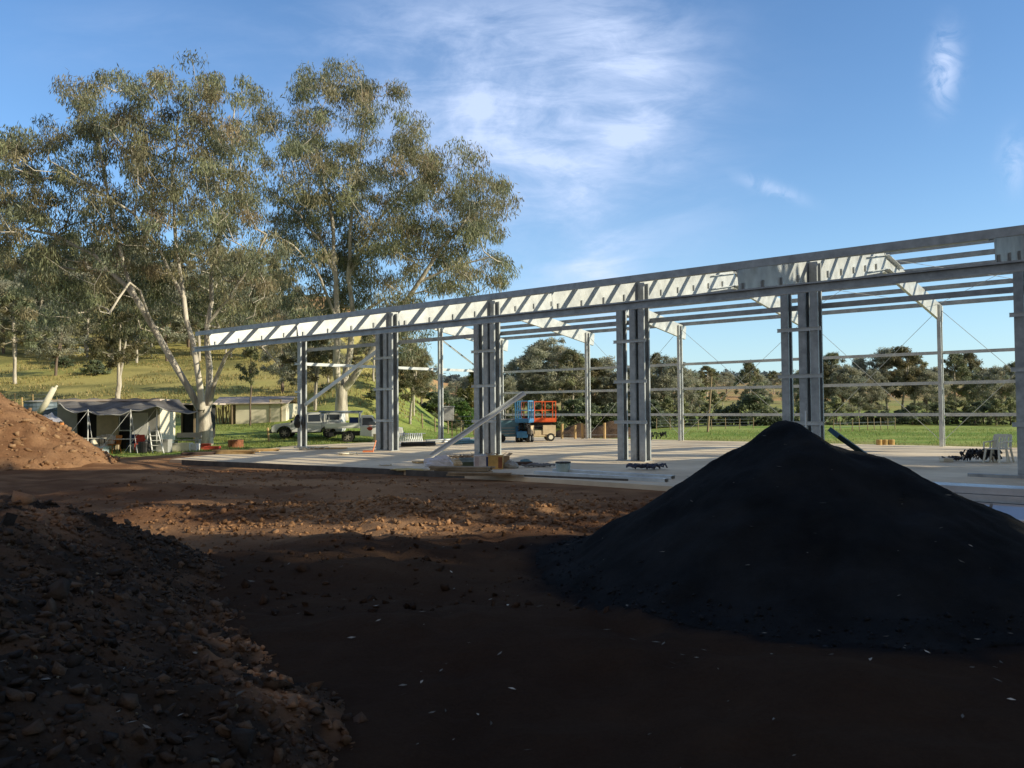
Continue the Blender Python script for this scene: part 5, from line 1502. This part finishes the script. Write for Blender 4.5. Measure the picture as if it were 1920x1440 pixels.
plank_stack(372, 853, 1.4, 6, .3, 'dark pile of boards at the left tip of the slab', mat('dark_boards', (.09, .06, .05), .9))
crate('green_tray', 885, 25.6, (.6, .3, .18), mat('olive_tray', (.10, .12, .07), .7), 'olive tray of tools right of the timber offcuts', 'tray', .1, 0, .0)
crate('wire_basket', 875, 26.6, (.5, .4, .25), mat('blue_grey_wire', (.22, .28, .3), .6), 'blue-grey basket behind the timber offcuts', 'basket', .1, 0, .0)
plank_stack(800, 868, .9, 3, .5, 'three short offcuts under the leaning channel', PINE)
plank_stack(975, 872, 1.1, 4, .05, 'dark battens right of the printed cartons', mat('dark_boards', (.09, .06, .05), .9))
cable_heap('scrap_heap', 1010, 876, .35, 6, 'loose straps right of the small grey bag', mat('strap_grey', (.2, .2, .2), .8), 31, .06)
cable_heap('scrap_heap', 655, 853, .3, 5, 'small white offcuts on the slab between first two columns', PLASTW, 32, .05)
blobbag('plastic_bag', 722, 873, .12, PLASTW, 'tiny white scrap on the slab near its front edge', 'bag', .4, 41, 1.6)
plank_stack(905, 893, 2.2, 4, -.28, 'long weathered boards at the slab edge below the cartons')
plank_stack(620, 842, 1.6, 3, .1, 'thin pale boards on the slab between first and second columns', PINE)
blobbag('plastic_bag', 985, 868, .14, TEAL, 'small blue-green crumpled bag behind the dark battens', 'bag', .6, 44, 1.4)
cable_heap('scrap_heap', 880, 862, .5, 8, 'tangle of packing straps right behind the timber offcuts', mat('brown_strap', (.2, .15, .1), .9), 35, .12)
# white tub
p = gp(1056, 886, 0)
o_ = empty('paint_tub', p, 'pale blue-green tub standing alone on the slab front', 'tub')
MB().lathe([(.17, 0), (.19, .02), (.215, .29), (.20, .29), (.18, .03)], n=22).build('pail', mat('pale_aqua', (.38, .47, .45), .55), o_)
MB().lathe([(.222, .27), (.222, .31), (.21, .315)], n=22).build('lid', BLACK, o_)
# black tool bags, hoses
cable_heap('hose_heap', 1215, 881, .45, 9, 'tangle of dark leads on the slab left of the pile', mat('dark_blue_lead', (.05, .06, .10), .5), 5, .14)
cable_heap('hose_heap', 1835, 866, .55, 16, 'heap of black straps and hoses left of the plastic chair', BLACK, 8, .38)
cable_heap('hose_heap', 1790, 864, .25, 5, 'small tangle of black lead beside the pale box', BLACK, 9, .12)
crate('cable_box', 1772, 26.3, (.32, .22, .13), PLASTW, 'pale low box on the slab left of the black straps', 'box', .1, 0, 0)
cable_heap('scrap_heap', 580, 843, .8, 12, 'scattered pale offcuts at the foot of the first column', PLASTW, 12, .1)
cable_heap('hose_heap', 1228, 826, .5, 8, 'dark scrap lying past the slab beyond the fourth column pair', BLACK, 14, .45)
# plastic chairs, stacked, facing left
p = gp(1868, 868, 0)
pc = empty('plastic_chair', p, 'cream plastic chair standing near the right edge of the slab', 'chair', R(-60))
def monobloc(r, dz):
    MB().box((0, 0, .42 + dz), (.44, .44, .03)).build('seat', PLASTW, r, bevel=.01)
    bk_ = MB()
    for i in range(5): bk_.bar((-.17 + i * .085, .21, .45 + dz), (-.17 + i * .085, .29, .80 + dz), .045, .02, up=(0, 1, 0))
    bk_.bar((-.21, .30, .82 + dz), (.21, .30, .82 + dz), .03, .09)
    for s in (-1, 1): bk_.bar((s * .21, .2, .43 + dz), (s * .21, .295, .82 + dz), .035, .035)
    bk_.build('backrest', PLASTW, r)
    for sx in (-1, 1):
        MB().bar((sx * .20, -.2, .42 + dz), (sx * .25, -.27, 0), .05, .04).build('leg', PLASTW, r)
        MB().bar((sx * .20, .2, .42 + dz), (sx * .25, .30, 0), .05, .04).build('leg', PLASTW, r)
        MB().bar((sx * .24, -.22, .62 + dz), (sx * .22, .26, .66 + dz), .045, .03).build('armrest', PLASTW, r)
        MB().bar((sx * .24, -.24, .42 + dz), (sx * .24, -.22, .63 + dz), .035, .035).build('arm_support', PLASTW, r)
monobloc(pc, .02)
p2 = p + Vector((.30, .22, 0))
pc2 = empty('plastic_chair', p2, 'second cream plastic chair pushed in behind the first', 'chair', R(-48)); monobloc(pc2, .02)
# timber rounds on the grass behind the slab
for px, w_, lab in ((1647, .30, 'left of three short timber rounds behind the slab'), (1658, .26, 'middle of three short timber rounds behind the slab'), (1670, .32, 'right of three short timber rounds behind the slab')):
    Y_ = 37.5; x = X(px, Y_); o = MB().lathe([(w_ * .42, -.02), (w_ * .45, .02), (w_ * .44, .34), (w_ * .40, .36)], n=14).build('timber_round', mat('ochre_timber', (.50, .33, .12), .85, 0, .3, 5)); o.location = (x, Y_, T(x, Y_)); tag(o, lab, 'timber round')
# steel and mesh lying at the back-left of the slab
a = gp(750, 834, 0)
mr_ = empty('mesh_roll', a, 'coil of pale wire mesh lying behind the second column pair', 'mesh roll')
for i in range(11):
    pts = [(i * .11, .28 * math.cos(2 * PI * k_ / 14), .30 + .28 * math.sin(2 * PI * k_ / 14)) for k_ in range(15)]
    MB().tube(pts, .018, 4).build('hoop', GALVB, mr_)
MB().tube([(-.05, 0, .03), (1.3, 0, .03)], .02, 4).tube([(-.05, 0, .57), (1.3, 0, .57)], .018, 4).build('tie_bar', GALVB, mr_)
for i, (x0, y0, x1, y1, mm, lab) in enumerate(((752, 838, 815, 836, BLACK, 'black strapped pipe bundle in front of the mesh coil'), (800, 832, 880, 828, GALVB, 'pale pipes lying at the back left of the slab'), (845, 834, 905, 830, TEAL, 'blue-grey pipes lying right of the pale ones'))):
    a, b = gp(x0, y0, 0), gp(x1, y1, 0); m = MB()
    for k_ in range(7): m.tube([a + Vector((0, .12 * (k_ % 4), .06 + .1 * (k_ // 4))), b + Vector((0, .12 * (k_ % 4) + random.uniform(-.1, .1), .06 + .1 * (k_ // 4)))], .055, 7)
    tag(m.build('pipe_bundle', mm, smooth=True), lab, 'pipes')
